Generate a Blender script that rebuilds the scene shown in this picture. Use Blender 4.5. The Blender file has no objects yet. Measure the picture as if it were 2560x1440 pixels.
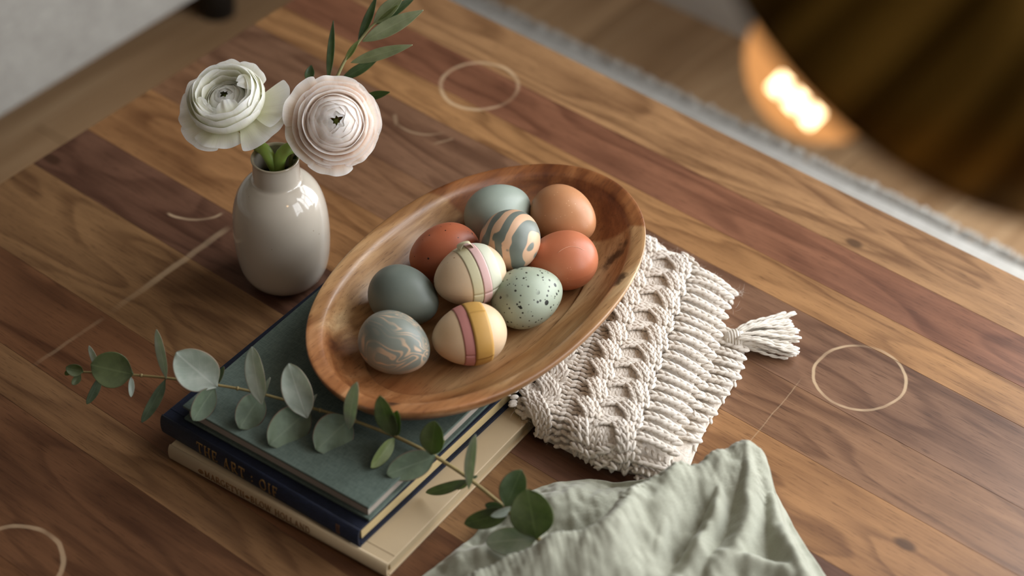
import bpy, math, random
import numpy as np
from mathutils import Vector, Matrix, noise as mnoise

random.seed(7)
rng = np.random.default_rng(11)
SC = bpy.context.scene
COL = SC.collection
PI = math.pi

# ---------------------------------------------------------------- camera
# World: table top is z = 0, x runs along the table planks, y across them.
FPX, PITCH, DIST = 5650.0, math.radians(41.903), 1.80
CT, ST = math.cos(PITCH), math.sin(PITCH)
AX = np.array([0.76650, -0.64224]); AY = np.array([0.64224, 0.76650])
def _g(x, y, z): return np.array([x*AX[0]+y*AX[1], x*AY[0]+y*AY[1], z])
CAM = _g(0, -DIST*CT, DIST*ST)
RIGHT, FWD, DOWN = _g(1, 0, 0), _g(0, CT, -ST), _g(0, -ST, -CT)
cam_d = bpy.data.cameras.new('camera'); cam = bpy.data.objects.new('camera', cam_d); COL.objects.link(cam)
cam.matrix_world = Matrix(((RIGHT[0], -DOWN[0], -FWD[0], CAM[0]), (RIGHT[1], -DOWN[1], -FWD[1], CAM[1]),
                           (RIGHT[2], -DOWN[2], -FWD[2], CAM[2]), (0, 0, 0, 1)))
cam_d.sensor_fit = 'HORIZONTAL'; cam_d.sensor_width = 36.0; cam_d.lens = 36.0*FPX/2560.0
cam_d.clip_start = 0.01; cam_d.clip_end = 50
cam_d.dof.use_dof = True; cam_d.dof.focus_distance = 1.70; cam_d.dof.aperture_fstop = 3.4
SC.camera = cam

def on(px, py, z=0.0):
    """survey helper: the world point at height z on the sight line of a measured photo point"""
    d = RIGHT*((px-1280)/FPX) + DOWN*((py-720)/FPX) + FWD
    return CAM + d*((z-CAM[2])/d[2])
def at(px, py, depth):
    return CAM + (RIGHT*((px-1280)/FPX) + DOWN*((py-720)/FPX) + FWD)*depth
def depth_of(p): return float((np.asarray(p)-CAM) @ FWD)

# ---------------------------------------------------------------- world, windows' daylight, exposure
FLOOR = -0.42
WALL_Y, WALL_X, WALL_L, WALL_F, CEIL = 0.905, 2.3, -2.1, -2.6, 2.15
wd = bpy.data.worlds.new('world'); SC.world = wd; wd.use_nodes = True
bg = wd.node_tree.nodes['Background']; bg.inputs[0].default_value = (0.72, 0.80, 0.92, 1); bg.inputs[1].default_value = 0.6
def area(name, loc, target, sx, sy, power, color):
    l = bpy.data.lights.new(name, 'AREA'); l.shape = 'RECTANGLE'; l.size = sx; l.size_y = sy; l.energy = power; l.color = color
    o = bpy.data.objects.new(name, l); COL.objects.link(o); o.location = loc
    o.rotation_euler = (Vector(target)-Vector(loc)).to_track_quat('-Z', 'Y').to_euler()
    return o
WIN1 = dict(x0=0.05, x1=2.05, z0=-0.36, z1=1.95)       # in the back wall
WIN2 = dict(y0=-0.22, y1=0.80, z0=-0.32, z1=1.95)        # in the right wall
area('daylight_back_window', (1.05, WALL_Y+0.35, 0.82), (0.80, 0, 0.45), 2.0, 2.3, 128, (0.95, 0.975, 1.0))
area('daylight_right_window', (WALL_X+0.35, 0.29, 0.85), (0.0, 0.1, 0.5), 1.0, 2.2, 48, (0.95, 0.975, 1.0))
SC.view_settings.view_transform = 'Standard'; SC.view_settings.look = 'None'
SC.view_settings.exposure = -0.14; SC.view_settings.gamma = 1.0; SC.view_settings.use_curve_mapping = False

# ---------------------------------------------------------------- helpers
def lin(h):
    if isinstance(h, str):
        h = h.lstrip('#'); v = [int(h[i:i+2], 16)/255 for i in (0, 2, 4)]
    else: v = [c/255 for c in h]
    return tuple(c/12.92 if c <= 0.04045 else ((c+0.055)/1.055)**2.4 for c in v)
def mesh(name, verts, faces, smooth=True):
    m = bpy.data.meshes.new(name); m.from_pydata([tuple(map(float, v)) for v in verts], [], [tuple(map(int, f)) for f in faces])
    if smooth: m.polygons.foreach_set('use_smooth', [True]*len(m.polygons))
    m.update(); return m
def obj(name, me, mat=None, parent=None, loc=None):
    o = bpy.data.objects.new(name, me); COL.objects.link(o)
    if mat is not None and me is not None and not me.materials: me.materials.append(mat)
    if parent is not None: o.parent = parent
    if loc is not None: o.location = tuple(map(float, loc))
    return o
def tag(o, label=None, cat=None, group=None, kind=None):
    if label: o['label'] = label
    if cat: o['category'] = cat
    if group: o['group'] = group
    if kind: o['kind'] = kind
    return o
def thing(name, label, cat, loc=(0, 0, 0), group=None):
    o = bpy.data.objects.new(name, None); COL.objects.link(o); o.location = tuple(map(float, loc)); o.empty_display_size = 0.02
    return tag(o, label, cat, group)
class MB:
    def __init__(s): s.v = []; s.f = []
    def add(s, v, f):
        n = len(s.v); s.v += [tuple(map(float, p)) for p in v]; s.f += [tuple(i+n for i in q) for q in f]
    def box(s, x0, x1, y0, y1, z0, z1):
        s.add([(x0,y0,z0),(x1,y0,z0),(x1,y1,z0),(x0,y1,z0),(x0,y0,z1),(x1,y0,z1),(x1,y1,z1),(x0,y1,z1)],
              [(0,3,2,1),(4,5,6,7),(0,1,5,4),(1,2,6,5),(2,3,7,6),(3,0,4,7)])
    def tube(s, pts, rad, seg=10, cap=True):
        pts = [np.asarray(p, float) for p in pts]; n = len(pts)
        if not hasattr(rad, '__len__'): rad = [rad]*n
        up = np.array([0.13, 0.21, 0.97]); V = []; F = []
        prev = None
        for i, p in enumerate(pts):
            t = pts[min(i+1, n-1)]-pts[max(i-1, 0)]; t = t/(np.linalg.norm(t)+1e-12)
            a = (up if prev is None else prev); a = a - t*(a@t)
            if np.linalg.norm(a) < 1e-5: a = np.array([1., 0, 0]) - t*t[0]
            a /= np.linalg.norm(a); prev = a; b = np.cross(t, a)
            for k in range(seg):
                w = 2*PI*k/seg; V.append(p + rad[i]*(a*math.cos(w)+b*math.sin(w)))
        for i in range(n-1):
            for k in range(seg):
                k2 = (k+1) % seg; F.append((i*seg+k, i*seg+k2, (i+1)*seg+k2, (i+1)*seg+k))
        if cap:
            F.append(tuple(range(seg-1, -1, -1))); F.append(tuple((n-1)*seg+k for k in range(seg)))
        s.add(V, F)
    def lathe(s, prof, seg=48, M=None):
        V = []; F = []
        for r, z in prof:
            for k in range(seg):
                w = 2*PI*k/seg; V.append((r*math.cos(w), r*math.sin(w), z))
        n = len(prof)
        for i in range(n-1):
            for k in range(seg):
                k2 = (k+1) % seg; F.append((i*seg+k, i*seg+k2, (i+1)*seg+k2, (i+1)*seg+k))
        if M is not None: V = [tuple(M @ Vector(p)) for p in V]
        s.add(V, F)
    def grid(s, P):   # P[i][j] points
        n = len(P); m = len(P[0])
        s.add([p for row in P for p in row], [(i*m+j, i*m+j+1, (i+1)*m+j+1, (i+1)*m+j) for i in range(n-1) for j in range(m-1)])
    def build(s, name, mat=None, parent=None, smooth=True, loc=None, bevel=0, seg=2):
        o = obj(name, mesh(name, s.v, s.f, smooth), mat, parent, loc)
        if bevel:
            b = o.modifiers.new('bevel', 'BEVEL'); b.width = bevel; b.segments = seg; b.limit_method = 'ANGLE'
            b.harden_normals = False
            for p in o.data.polygons: p.use_smooth = False
            o.modifiers.new('wn', 'WEIGHTED_NORMAL') if smooth else None
            if smooth:
                for p in o.data.polygons: p.use_smooth = True
        return o
def solid(o, t, off=0.0):
    m = o.modifiers.new('solid', 'SOLIDIFY'); m.thickness = t; m.offset = off; return o
def sub(o, l=1):
    m = o.modifiers.new('sub', 'SUBSURF'); m.levels = l; m.render_levels = l; return o
def catmull(pts, n):
    P = [np.asarray(p, float) for p in pts]; P = [2*P[0]-P[1]] + P + [2*P[-1]-P[-2]]
    out = []; m = len(P)-3
    for q in range(n+1):
        u = q/n*m; i = min(int(u), m-1); t = u-i
        a, b, c, d = P[i:i+4]
        out.append(0.5*((2*b)+(-a+c)*t+(2*a-5*b+4*c-d)*t*t+(-a+3*b-3*c+d)*t**3))
    return out

class NG:
    """small node-graph helper around one Principled material"""
    def __init__(s, name, rough=0.5, color=(0.5, 0.5, 0.5), spec=0.5, metal=0, **kw):
        s.m = bpy.data.materials.new(name); s.m.use_nodes = True; s.t = s.m.node_tree
        s.b = s.t.nodes['Principled BSDF']; s.out = s.t.nodes['Material Output']
        s.set('Base Color', (*color, 1) if len(color) == 3 else color); s.set('Roughness', rough); s.set('Metallic', metal)
        s.set('Specular IOR Level', spec)
        for k, v in kw.items(): s.set(k.replace('_', ' '), v)
    def set(s, k, v):
        if hasattr(v, 'is_output'): s.t.links.new(v, s.b.inputs[k])
        else: s.b.inputs[k].default_value = v
    def n(s, t, **kw):
        nd = s.t.nodes.new(t)
        for k, v in kw.items(): setattr(nd, k, v)
        return nd
    def lk(s, a, b):
        if hasattr(a, 'is_output'): s.t.links.new(a, b)
        else: b.default_value = a
    def math(s, op, a, b=0.0, c=None, clamp=False):
        nd = s.n('ShaderNodeMath', operation=op, use_clamp=clamp); s.lk(a, nd.inputs[0]); s.lk(b, nd.inputs[1])
        if c is not None: s.lk(c, nd.inputs[2])
        return nd.outputs[0]
    def vmath(s, op, a, b=(0, 0, 0), c=None):
        nd = s.n('ShaderNodeVectorMath', operation=op); s.lk(a, nd.inputs[0]); s.lk(b, nd.inputs[1])
        if c is not None: s.lk(c, nd.inputs[2])
        return nd.outputs['Value'] if op in ('DISTANCE', 'LENGTH', 'DOT_PRODUCT') else nd.outputs[0]
    def pos(s): return s.n('ShaderNodeNewGeometry').outputs['Position']
    def ob(s): return s.n('ShaderNodeTexCoord').outputs['Object']
    def info(s, k): return s.n('ShaderNodeObjectInfo').outputs[k]
    def sep(s, v):
        nd = s.n('ShaderNodeSeparateXYZ'); s.lk(v, nd.inputs[0]); return nd.outputs
    def comb(s, x, y, z):
        nd = s.n('ShaderNodeCombineXYZ'); s.lk(x, nd.inputs[0]); s.lk(y, nd.inputs[1]); s.lk(z, nd.inputs[2]); return nd.outputs[0]
    def noise(s, v, scale=5, detail=3, rough=0.55, dist=0.0, out=0):
        nd = s.n('ShaderNodeTexNoise'); s.lk(v, nd.inputs['Vector']); nd.inputs['Scale'].default_value = scale
        nd.inputs['Detail'].default_value = detail; nd.inputs['Roughness'].default_value = rough; nd.inputs['Distortion'].default_value = dist
        return nd.outputs[out]
    def voro(s, v, scale, feature='F1', rnd=1.0):
        nd = s.n('ShaderNodeTexVoronoi', feature=feature); s.lk(v, nd.inputs['Vector']); nd.inputs['Scale'].default_value = scale
        nd.inputs['Randomness'].default_value = rnd; return nd
    def ramp(s, f, stops, interp='LINEAR'):
        nd = s.n('ShaderNodeValToRGB'); nd.color_ramp.interpolation = interp; e = nd.color_ramp.elements
        while len(e) < len(stops): e.new(0.5)
        for q, (p, c) in zip(e, stops): q.position = p; q.color = (*c, 1) if len(c) == 3 else c
        s.lk(f, nd.inputs[0]); return nd.outputs[0]
    def mr(s, f, a, b, c=0.0, d=1.0, smooth=True):
        nd = s.n('ShaderNodeMapRange', interpolation_type='SMOOTHSTEP' if smooth else 'LINEAR')
        s.lk(f, nd.inputs[0])
        for i, v in enumerate((a, b, c, d)): nd.inputs[i+1].default_value = v
        return nd.outputs[0]
    def mix(s, f, a, b, blend='MIX'):
        nd = s.n('ShaderNodeMix', data_type='RGBA', blend_type=blend); s.lk(f, nd.inputs[0])
        s.lk((*a, 1) if isinstance(a, tuple) and len(a) == 3 else a, nd.inputs[6]); s.lk((*b, 1) if isinstance(b, tuple) and len(b) == 3 else b, nd.inputs[7])
        return nd.outputs[2]
    def bump(s, h, strength=0.3, dist=0.001):
        nd = s.n('ShaderNodeBump'); s.lk(h, nd.inputs['Height']); nd.inputs['Strength'].default_value = strength; nd.inputs['Distance'].default_value = dist
        s.t.links.new(nd.outputs[0], s.b.inputs['Normal']); return nd
def plain(name, col, rough=0.5, spec=0.5, vary=0.06, scale=60, bump=0.0, **kw):
    g = NG(name, rough, lin(col), spec, **kw)
    if vary:
        f = g.noise(g.ob(), scale, 3); a = np.array(lin(col))
        g.set('Base Color', g.mix(f, tuple(a*(1-vary*2)), tuple(np.minimum(a*(1+vary*2), 1))))
        if bump: g.bump(f, bump, 0.0008)
    return g.m

# ================================================================ materials
def make_table_wood():
    g = NG('table_wood', 0.38, spec=0.45)
    p = g.pos(); r = g.info('Random'); col = g.info('Color')
    off = g.comb(g.math('MULTIPLY', r, 37.0), g.math('MULTIPLY', r, 11.0), 0.0)
    q = g.vmath('ADD', p, off)
    warp = g.noise(g.vmath('MULTIPLY', q, (2.2, 9, 1)), 1.0, 3)
    # broad growth figure: contour lines of a stretched noise (cathedrals)
    fig = g.noise(g.vmath('MULTIPLY', q, (2.8, 13, 1)), 1.0, 2, 0.5, 0.5)
    rings = g.math('FRACT', g.math('MULTIPLY', fig, 9.0))
    ringl = g.mr(rings, 0.0, 0.55, 0.0, 1.0)
    ringe = g.mr(rings, 0.82, 1.0, 1.0, 0.0)
    ring = g.math('MULTIPLY', ringl, ringe)
    fine = g.noise(g.vmath('ADD', g.vmath('MULTIPLY', q, (9, 420, 1)), g.comb(0, g.math('MULTIPLY', warp, 10.0), 0)), 1.0, 4, 0.6)
    mid = g.noise(g.vmath('ADD', g.vmath('MULTIPLY', q, (3.5, 85, 1)), g.comb(0, g.math('MULTIPLY', warp, 3.0), 0)), 1.0, 3, 0.55)
    pores = g.noise(g.vmath('MULTIPLY', q, (55, 900, 1)), 1.0, 2, 0.6)
    blot = g.noise(g.vmath('MULTIPLY', q, (7, 18, 1)), 1.0, 3, 0.6)
    v = g.math('ADD', g.math('MULTIPLY', g.mr(mid, 0.2, 0.8), 0.42), g.math('MULTIPLY', g.mr(fine, 0.25, 0.75), 0.26))
    v = g.math('ADD', v, g.math('MULTIPLY', ring, 0.40))
    v = g.math('ADD', v, g.math('MULTIPLY', g.mr(blot, 0.3, 0.7), 0.30))
    dark = g.mix(1.0, col, (0.52, 0.45, 0.41), 'MULTIPLY'); light = g.mix(1.0, col, (1.34, 1.36, 1.34), 'MULTIPLY')
    c = g.mix(g.mr(v, 0.25, 1.25, smooth=False), dark, light)
    c = g.mix(g.math('MULTIPLY', g.mr(pores, 0.56, 0.68), 0.62), c, g.mix(1.0, c, (0.42, 0.38, 0.34), 'MULTIPLY'))
    # knots
    xyz = g.sep(p)
    for (kx, ky, kr) in KNOTS:
        dx = g.math('MULTIPLY', g.math('SUBTRACT', xyz[0], kx), 0.55); dy = g.math('SUBTRACT', xyz[1], ky)
        d = g.math('SQRT', g.math('ADD', g.math('MULTIPLY', dx, dx), g.math('MULTIPLY', dy, dy)))
        d = g.math('ADD', d, g.math('MULTIPLY', g.math('SUBTRACT', blot, 0.5), kr*0.8))
        c = g.mix(g.mr(d, kr*0.4, kr, 0.75, 0.0), c, lin('#3a2415'))
    # pale water rings and rubbed marks left on the varnish
    wob = g.math('MULTIPLY', g.math('SUBTRACT', g.noise(p, 40, 2), 0.5), 0.0035)
    brk = g.noise(p, 22, 2)
    tot = None
    for (cx, cy, rad, wid, amt, a0, a1) in RINGS:
        dx = g.math('SUBTRACT', xyz[0], cx); dy = g.math('SUBTRACT', xyz[1], cy)
        d = g.math('SQRT', g.math('ADD', g.math('MULTIPLY', dx, dx), g.math('MULTIPLY', dy, dy)))
        d = g.math('ABSOLUTE', g.math('SUBTRACT', g.math('ADD', d, wob), rad))
        k = g.math('MULTIPLY', g.mr(d, wid*0.35, wid, 1.0, 0.0), g.mr(brk, 0.34, 0.60, 0.22*amt, amt))
        if a0 is not None:
            an = g.math('ARCTAN2', dy, dx); da = g.math('ABSOLUTE', g.math('SUBTRACT', an, (a0+a1)/2))
            k = g.math('MULTIPLY', k, g.mr(da, (a1-a0)/2*0.8, (a1-a0)/2, 1.0, 0.0))
        tot = k if tot is None else g.math('MAXIMUM', tot, k)
    for (x0, y0, x1, y1, wid, amt) in STREAKS:
        L = math.hypot(x1-x0, y1-y0); ux, uy = (x1-x0)/L, (y1-y0)/L
        dx = g.math('SUBTRACT', xyz[0], x0); dy = g.math('SUBTRACT', xyz[1], y0)
        al = g.math('ADD', g.math('MULTIPLY', dx, ux), g.math('MULTIPLY', dy, uy))
        ac = g.math('ABSOLUTE', g.math('ADD', g.math('SUBTRACT', g.math('MULTIPLY', dx, uy), g.math('MULTIPLY', dy, ux)), wob))
        k = g.math('MULTIPLY', g.mr(ac, wid*0.3, wid, 1.0, 0.0), g.math('MULTIPLY', g.mr(al, 0, L*0.12), g.mr(al, L*0.6, L, 1.0, 0.0)))
        k = g.math('MULTIPLY', k, g.mr(brk, 0.25, 0.6, 0.5*amt, amt)); tot = g.math('MAXIMUM', tot, k)
    c = g.mix(tot, c, lin('#d9bd98'))
    c = g.mix(1.0, c, (1, 1, 1), 'MULTIPLY')
    g.set('Base Color', c)
    g.set('Roughness', g.math('ADD', 0.30, g.math('MULTIPLY', g.noise(p, 9, 3), 0.16)))
    g.bump(g.math('ADD', g.math('MULTIPLY', fine, 0.5), g.math('MULTIPLY', pores, 0.5)), 0.10, 0.0006)
    g.set('Coat Weight', 0.22); g.set('Coat Roughness', 0.22)
    return g.m
_r1, _r2, _r3 = on(1198, 215), on(2150, 943), on(28, 1412)
_a1 = on(496, 483); _a2 = on(1075, 275)
RINGS = [(_r1[0], _r1[1], 0.0345, 0.0024, 0.60, None, None), (_r2[0], _r2[1], 0.0350, 0.0017, 0.66, None, None),
         (_r3[0], _r3[1], 0.0365, 0.0026, 0.42, None, None), (_a1[0], _a1[1], 0.0345, 0.0018, 0.60, -1.65, -0.10),
         (_a2[0], _a2[1], 0.0345, 0.0016, 0.30, -2.2, -0.4)]
_s = [on(581, 562), on(262, 792), on(266, 790), on(60, 930), on(1135, 345), on(1075, 362), on(1780, 1220), on(2010, 940), on(985, 285), on(990, 318)]
STREAKS = [(*_s[0][:2], *_s[1][:2], 0.0042, 0.42), (*_s[2][:2], *_s[3][:2], 0.0026, 0.16), (*_s[4][:2], *_s[5][:2], 0.0016, 0.3),
           (*_s[7][:2], *_s[6][:2], 0.0007, 0.25), (*_s[8][:2], *_s[9][:2], 0.0022, 0.35)]
_k = [on(2135, 608), on(2262, 1360), on(130, 398)]
KNOTS = [(_k[0][0], _k[0][1], 0.0055), (_k[1][0], _k[1][1], 0.0065), (_k[2][0], _k[2][1], 0.007)]

def make_floor_wood():
    g = NG('floor_wood', 0.45, spec=0.4); p = g.pos(); r = g.info('Random')
    q = g.vmath('ADD', p, g.comb(0.0, g.math('MULTIPLY', r, 17.0), 0.0))
    f = g.noise(g.vmath('MULTIPLY', q, (60, 4, 1)), 1.0, 4, 0.6); b = g.noise(g.vmath('MULTIPLY', q, (9, 3, 1)), 1.0, 2)
    c = g.ramp(g.math('ADD', g.math('MULTIPLY', f, 0.6), g.math('MULTIPLY', b, 0.4)), [(0.25, lin('#8a6846')), (0.55, lin('#b6946f')), (0.8, lin('#cdaf8a'))])
    c = g.mix(g.mr(r, 0.0, 1.0, 0.0, 0.6, False), c, g.mix(1.0, c, (0.50, 0.44, 0.38), 'MULTIPLY'))
    g.set('Base Color', c); return g.m

def make_bowl_wood():
    g = NG('acacia_wood', 0.36, spec=0.45); o = g.ob()
    w = g.noise(g.vmath('MULTIPLY', o, (9, 4, 12)), 1.0, 3)
    # growth layers run along the bowl (local y) and tilt through its thickness
    lay = g.vmath('ADD', g.vmath('MULTIPLY', o, (36, 3.5, 55)), g.comb(g.math('MULTIPLY', w, 3.2), 0.0, 0.0))
    a = g.noise(lay, 1.0, 3, 0.5)
    fine = g.noise(g.vmath('ADD', g.vmath('MULTIPLY', o, (300, 16, 300)), g.comb(g.math('MULTIPLY', w, 14.0), 0, 0)), 1.0, 4, 0.6)
    pores = g.noise(g.vmath('MULTIPLY', o, (700, 70, 700)), 1.0, 2, 0.6)
    base = g.ramp(a, [(0.28, lin('#6b4528')), (0.42, lin('#956b42')), (0.55, lin('#b48c60')), (0.75, lin('#cbae84'))])
    c = g.mix(g.mr(fine, 0.35, 0.75, 0.0, 0.55), base, g.mix(1.0, base, (0.50, 0.42, 0.34), 'MULTIPLY'))
    c = g.mix(g.mr(pores, 0.58, 0.72, 0.0, 0.5), c, lin('#5a3820'))
    # heartwood staves: redder, darker ends
    xyz = g.sep(o)
    heart = g.math('ADD', g.math('ADD', g.math('MULTIPLY', xyz[1], -1.0), g.math('MULTIPLY', xyz[0], 0.1)), g.math('MULTIPLY', g.math('SUBTRACT', w, 0.5), 0.05))
    c = g.mix(g.mr(heart, 0.085, 0.115, 0.0, 0.65), c, g.mix(1.0, c, (0.72, 0.42, 0.28), 'MULTIPLY'))
    hb = g.math('ADD', xyz[1], g.math('MULTIPLY', xyz[0], -0.45))
    c = g.mix(g.math('MULTIPLY', g.mr(hb, 0.094, 0.099), g.mr(w, 0.30, 0.45, 0.35, 0.9)), c, g.mix(1.0, c, (0.55, 0.32, 0.20), 'MULTIPLY'))
    c = g.mix(g.mr(g.math('ADD', xyz[2], g.math('MULTIPLY', g.math('SUBTRACT', w, 0.5), 0.004)), 0.0098, 0.0112, 0.55, 0.0), c, g.mix(1.0, c, (0.62, 0.46, 0.36), 'MULTIPLY'))  # bowl floor: heartwood tone, with shade between the eggs painted in too
    for (kx, ky, kr) in ((0.055, 0.098, 0.010), (0.082, 0.062, 0.007), (-0.006, 0.128, 0.005), (0.03, -0.135, 0.006)):
        d = g.vmath('LENGTH', g.vmath('MULTIPLY', g.vmath('SUBTRACT', o, (kx, ky, 0)), (1.3, 0.6, 0)))
        d = g.math('ADD', d, g.math('MULTIPLY', g.math('SUBTRACT', g.noise(o, 120, 3), 0.5), kr*1.6))
        c = g.mix(g.mr(d, kr*0.3, kr, 0.85, 0.0), c, lin('#2a170c'))
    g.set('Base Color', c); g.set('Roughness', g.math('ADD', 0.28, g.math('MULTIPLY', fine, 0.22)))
    g.bump(g.math('ADD', fine, pores), 0.12, 0.0006); g.set('Coat Weight', 0.2); g.set('Coat Roughness', 0.25)
    return g.m

def cloth_mat(name, c0, c1, weave=900, rough=0.9, bump=0.35, sheen=0.3):
    g = NG(name, rough, spec=0.15); o = g.ob()
    x = g.noise(g.vmath('MULTIPLY', o, (weave*0.12, weave, weave*0.5)), 1.0, 2); y = g.noise(g.vmath('MULTIPLY', o, (weave, weave*0.12, weave*0.5)), 1.0, 2)
    f = g.math('ADD', g.math('MULTIPLY', x, 0.5), g.math('MULTIPLY', y, 0.5)); b = g.noise(o, 30, 3)
    c = g.mix(g.mr(g.math('ADD', g.math('MULTIPLY', f, 0.7), g.math('MULTIPLY', b, 0.3)), 0.3, 0.7), lin(c0), lin(c1))
    g.set('Base Color', c); g.bump(f, bump, 0.0006); g.set('Sheen Weight', sheen); g.set('Sheen Roughness', 0.5)
    return g.m

M = {}
M['table'] = make_table_wood(); M['floor'] = make_floor_wood(); M['bowl'] = make_bowl_wood()
M['linen'] = cloth_mat('sage_linen', '#919282', '#a7a797', 2600, bump=0.3)
M['sofa'] = cloth_mat('sofa_bouclé', '#959089', '#aeaaa2', 420, bump=0.4)
M['rug'] = cloth_mat('rug_wool', '#aaa59c', '#c9c5bd', 260, bump=0.6)
M['wall'] = plain('wall_paint', '#857e76', 0.85, 0.2, 0.02, 6)
M['trim'] = plain('white_trim', '#c9c5bd', 0.6, 0.3, 0.02, 8)
M['ceil'] = plain('ceiling_paint', '#a8a29a', 0.9, 0.2, 0.02, 6)
M['black'] = plain('black_wood', '#141210', 0.5, 0.4, 0.05)
M['legwood'] = plain('dark_leg_wood', '#6b4428', 0.5, 0.4, 0.12, 40)
def glass_pane():
    m = bpy.data.materials.new('window_glass'); m.use_nodes = True; t = m.node_tree; t.nodes.clear()
    o = t.nodes.new('ShaderNodeOutputMaterial'); a = t.nodes.new('ShaderNodeBsdfTransparent'); b = t.nodes.new('ShaderNodeBsdfGlossy'); x = t.nodes.new('ShaderNodeMixShader')
    b.inputs['Roughness'].default_value = 0.02; x.inputs[0].default_value = 0.05
    t.links.new(a.outputs[0], x.inputs[1]); t.links.new(b.outputs[0], x.inputs[2]); t.links.new(x.outputs[0], o.inputs[0]); return m
M['pane'] = glass_pane()

# ================================================================ the room
fl = tag(obj('floor', None), kind='structure')
mb = MB(); mb.box(WALL_L, WALL_X, WALL_F, WALL_Y, FLOOR-0.06, FLOOR-0.022)
fl_me = mesh('floor', mb.v, mb.f, False); bpy.data.objects.remove(fl)
fl = tag(obj('floor', fl_me, M['legwood']), kind='structure')
BW = 0.128
x = -0.5265 - BW*12; k = 0
while x < WALL_X:
    y = WALL_F - (k*0.37 % 0.9)
    while y < WALL_Y:
        y1 = min(y+1.15, WALL_Y); y0 = max(y, WALL_F)
        if y1-y0 > 0.02 and x > WALL_L-0.001 and x+BW <= WALL_X+0.13:
            m_ = MB(); m_.box(x+0.0009, min(x+BW, WALL_X)-0.0009, y0+0.0009, y1-0.0009, FLOOR-0.022, FLOOR)
            m_.build('floor_board', M['floor'], fl, smooth=False)
        y += 1.15
    x += BW; k += 1
# back wall with its window opening; right wall likewise
def wall_with_hole(name, along, c0, c1, h, t):
    """along: 'x' wall lies in the plane y=c.. ; h = hole (a0,a1,z0,z1); t = (range, plane0, plane1)"""
    (a0, a1), p0, p1 = t; m_ = MB()
    for (u0, u1, z0, z1) in ((a0, h[0], FLOOR, CEIL), (h[1], a1, FLOOR, CEIL), (h[0], h[1], FLOOR, h[2]), (h[0], h[1], h[3], CEIL)):
        m_.box(u0, u1, p0, p1, z0, z1) if along == 'x' else m_.box(p0, p1, u0, u1, z0, z1)
    return tag(m_.build(name, M['wall'], smooth=False), kind='structure')
wall_with_hole('wall_back', 'x', 0, 0, (WIN1['x0'], WIN1['x1'], WIN1['z0'], WIN1['z1']), ((WALL_L, WALL_X), WALL_Y, WALL_Y+0.16))
wall_with_hole('wall_right', 'y', 0, 0, (WIN2['y0'], WIN2['y1'], WIN2['z0'], WIN2['z1']), ((WALL_F, WALL_Y), WALL_X, WALL_X+0.16))
m_ = MB(); m_.box(WALL_L-0.12, WALL_L, WALL_F, WALL_Y, FLOOR, CEIL); tag(m_.build('wall_left', M['wall'], smooth=False), kind='structure')
m_ = MB(); m_.box(WALL_L, WALL_X, WALL_F-0.12, WALL_F, FLOOR, CEIL); tag(m_.build('wall_front', M['wall'], smooth=False), kind='structure')
m_ = MB(); m_.box(WALL_L-0.12, WALL_X+0.16, WALL_F-0.12, WALL_Y+0.16, CEIL, CEIL+0.1); tag(m_.build('ceiling', M['ceil'], smooth=False), kind='structure')
m_ = MB(); m_.box(WALL_L, WIN1['x0']-0.05, WALL_Y-0.014, WALL_Y, FLOOR, FLOOR+0.11); m_.box(WALL_L, WIN1['x0']-0.05, WALL_Y-0.010, WALL_Y, FLOOR+0.11, FLOOR+0.118)
tag(m_.build('baseboard_back', M['trim'], smooth=False), kind='structure')
m_ = MB(); m_.box(WALL_X-0.014, WALL_X, WALL_F, WIN2['y0']-0.05, FLOOR, FLOOR+0.118); tag(m_.build('baseboard_right', M['trim'], smooth=False), kind='structure')
def window(name, along, a0, a1, z0, z1, p):
    root = tag(obj(name, None), kind='structure'); bpy.data.objects.remove(root)
    def bx(m, u0, u1, w0, w1, q0, q1): m.box(u0, u1, q0, q1, w0, w1) if along == 'x' else m.box(q0, q1, u0, u1, w0, w1)
    m_ = MB(); f = 0.055
    for r in ((a0, a1, z0, z0+f), (a0, a1, z1-f, z1), (a0, a0+f, z0+f, z1-f), (a1-f, a1, z0+f, z1-f)): bx(m_, r[0], r[1], r[2], r[3], p+0.05, p+0.11)
    root = tag(m_.build(name, M['trim'], smooth=False), kind='structure')
    nx, nz = 3, 2; W = (a1-a0-2*f)/nx; H = (z1-z0-2*f)/nz
    for i in range(1, nx):
        m_ = MB(); bx(m_, a0+f+W*i-0.016, a0+f+W*i+0.016, z0+f, z1-f, p+0.06, p+0.10); m_.build('mullion', M['trim'], root, smooth=False)
    for i in range(1, nz):
        m_ = MB(); bx(m_, a0+f, a1-f, z0+f+H*i-0.013, z0+f+H*i+0.013, p+0.062, p+0.098); m_.build('glazing_bar', M['trim'], root, smooth=False)
    for i in range(nx):
        for j in range(nz):
            m_ = MB(); bx(m_, a0+f+W*i+0.016, a0+f+W*(i+1)-0.016, z0+f+H*j+0.013, z0+f+H*(j+1)-0.013, p+0.078, p+0.080); m_.build('pane', M['pane'], root, smooth=False)
    m_ = MB(); bx(m_, a0-0.04, a1+0.04, z0-0.03, z0, p-0.05, p+0.05) if along == 'x' else bx(m_, a0-0.04, a1+0.04, z0-0.03, z0, p-0.05, p+0.05)
    m_.build('window_sill', M['trim'], root, smooth=False)
window('window_1', 'x', WIN1['x0'], WIN1['x1'], WIN1['z0'], WIN1['z1'], WALL_Y)
window('window_2', 'y', WIN2['y0'], WIN2['y1'], WIN2['z0'], WIN2['z1'], WALL_X)

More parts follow.
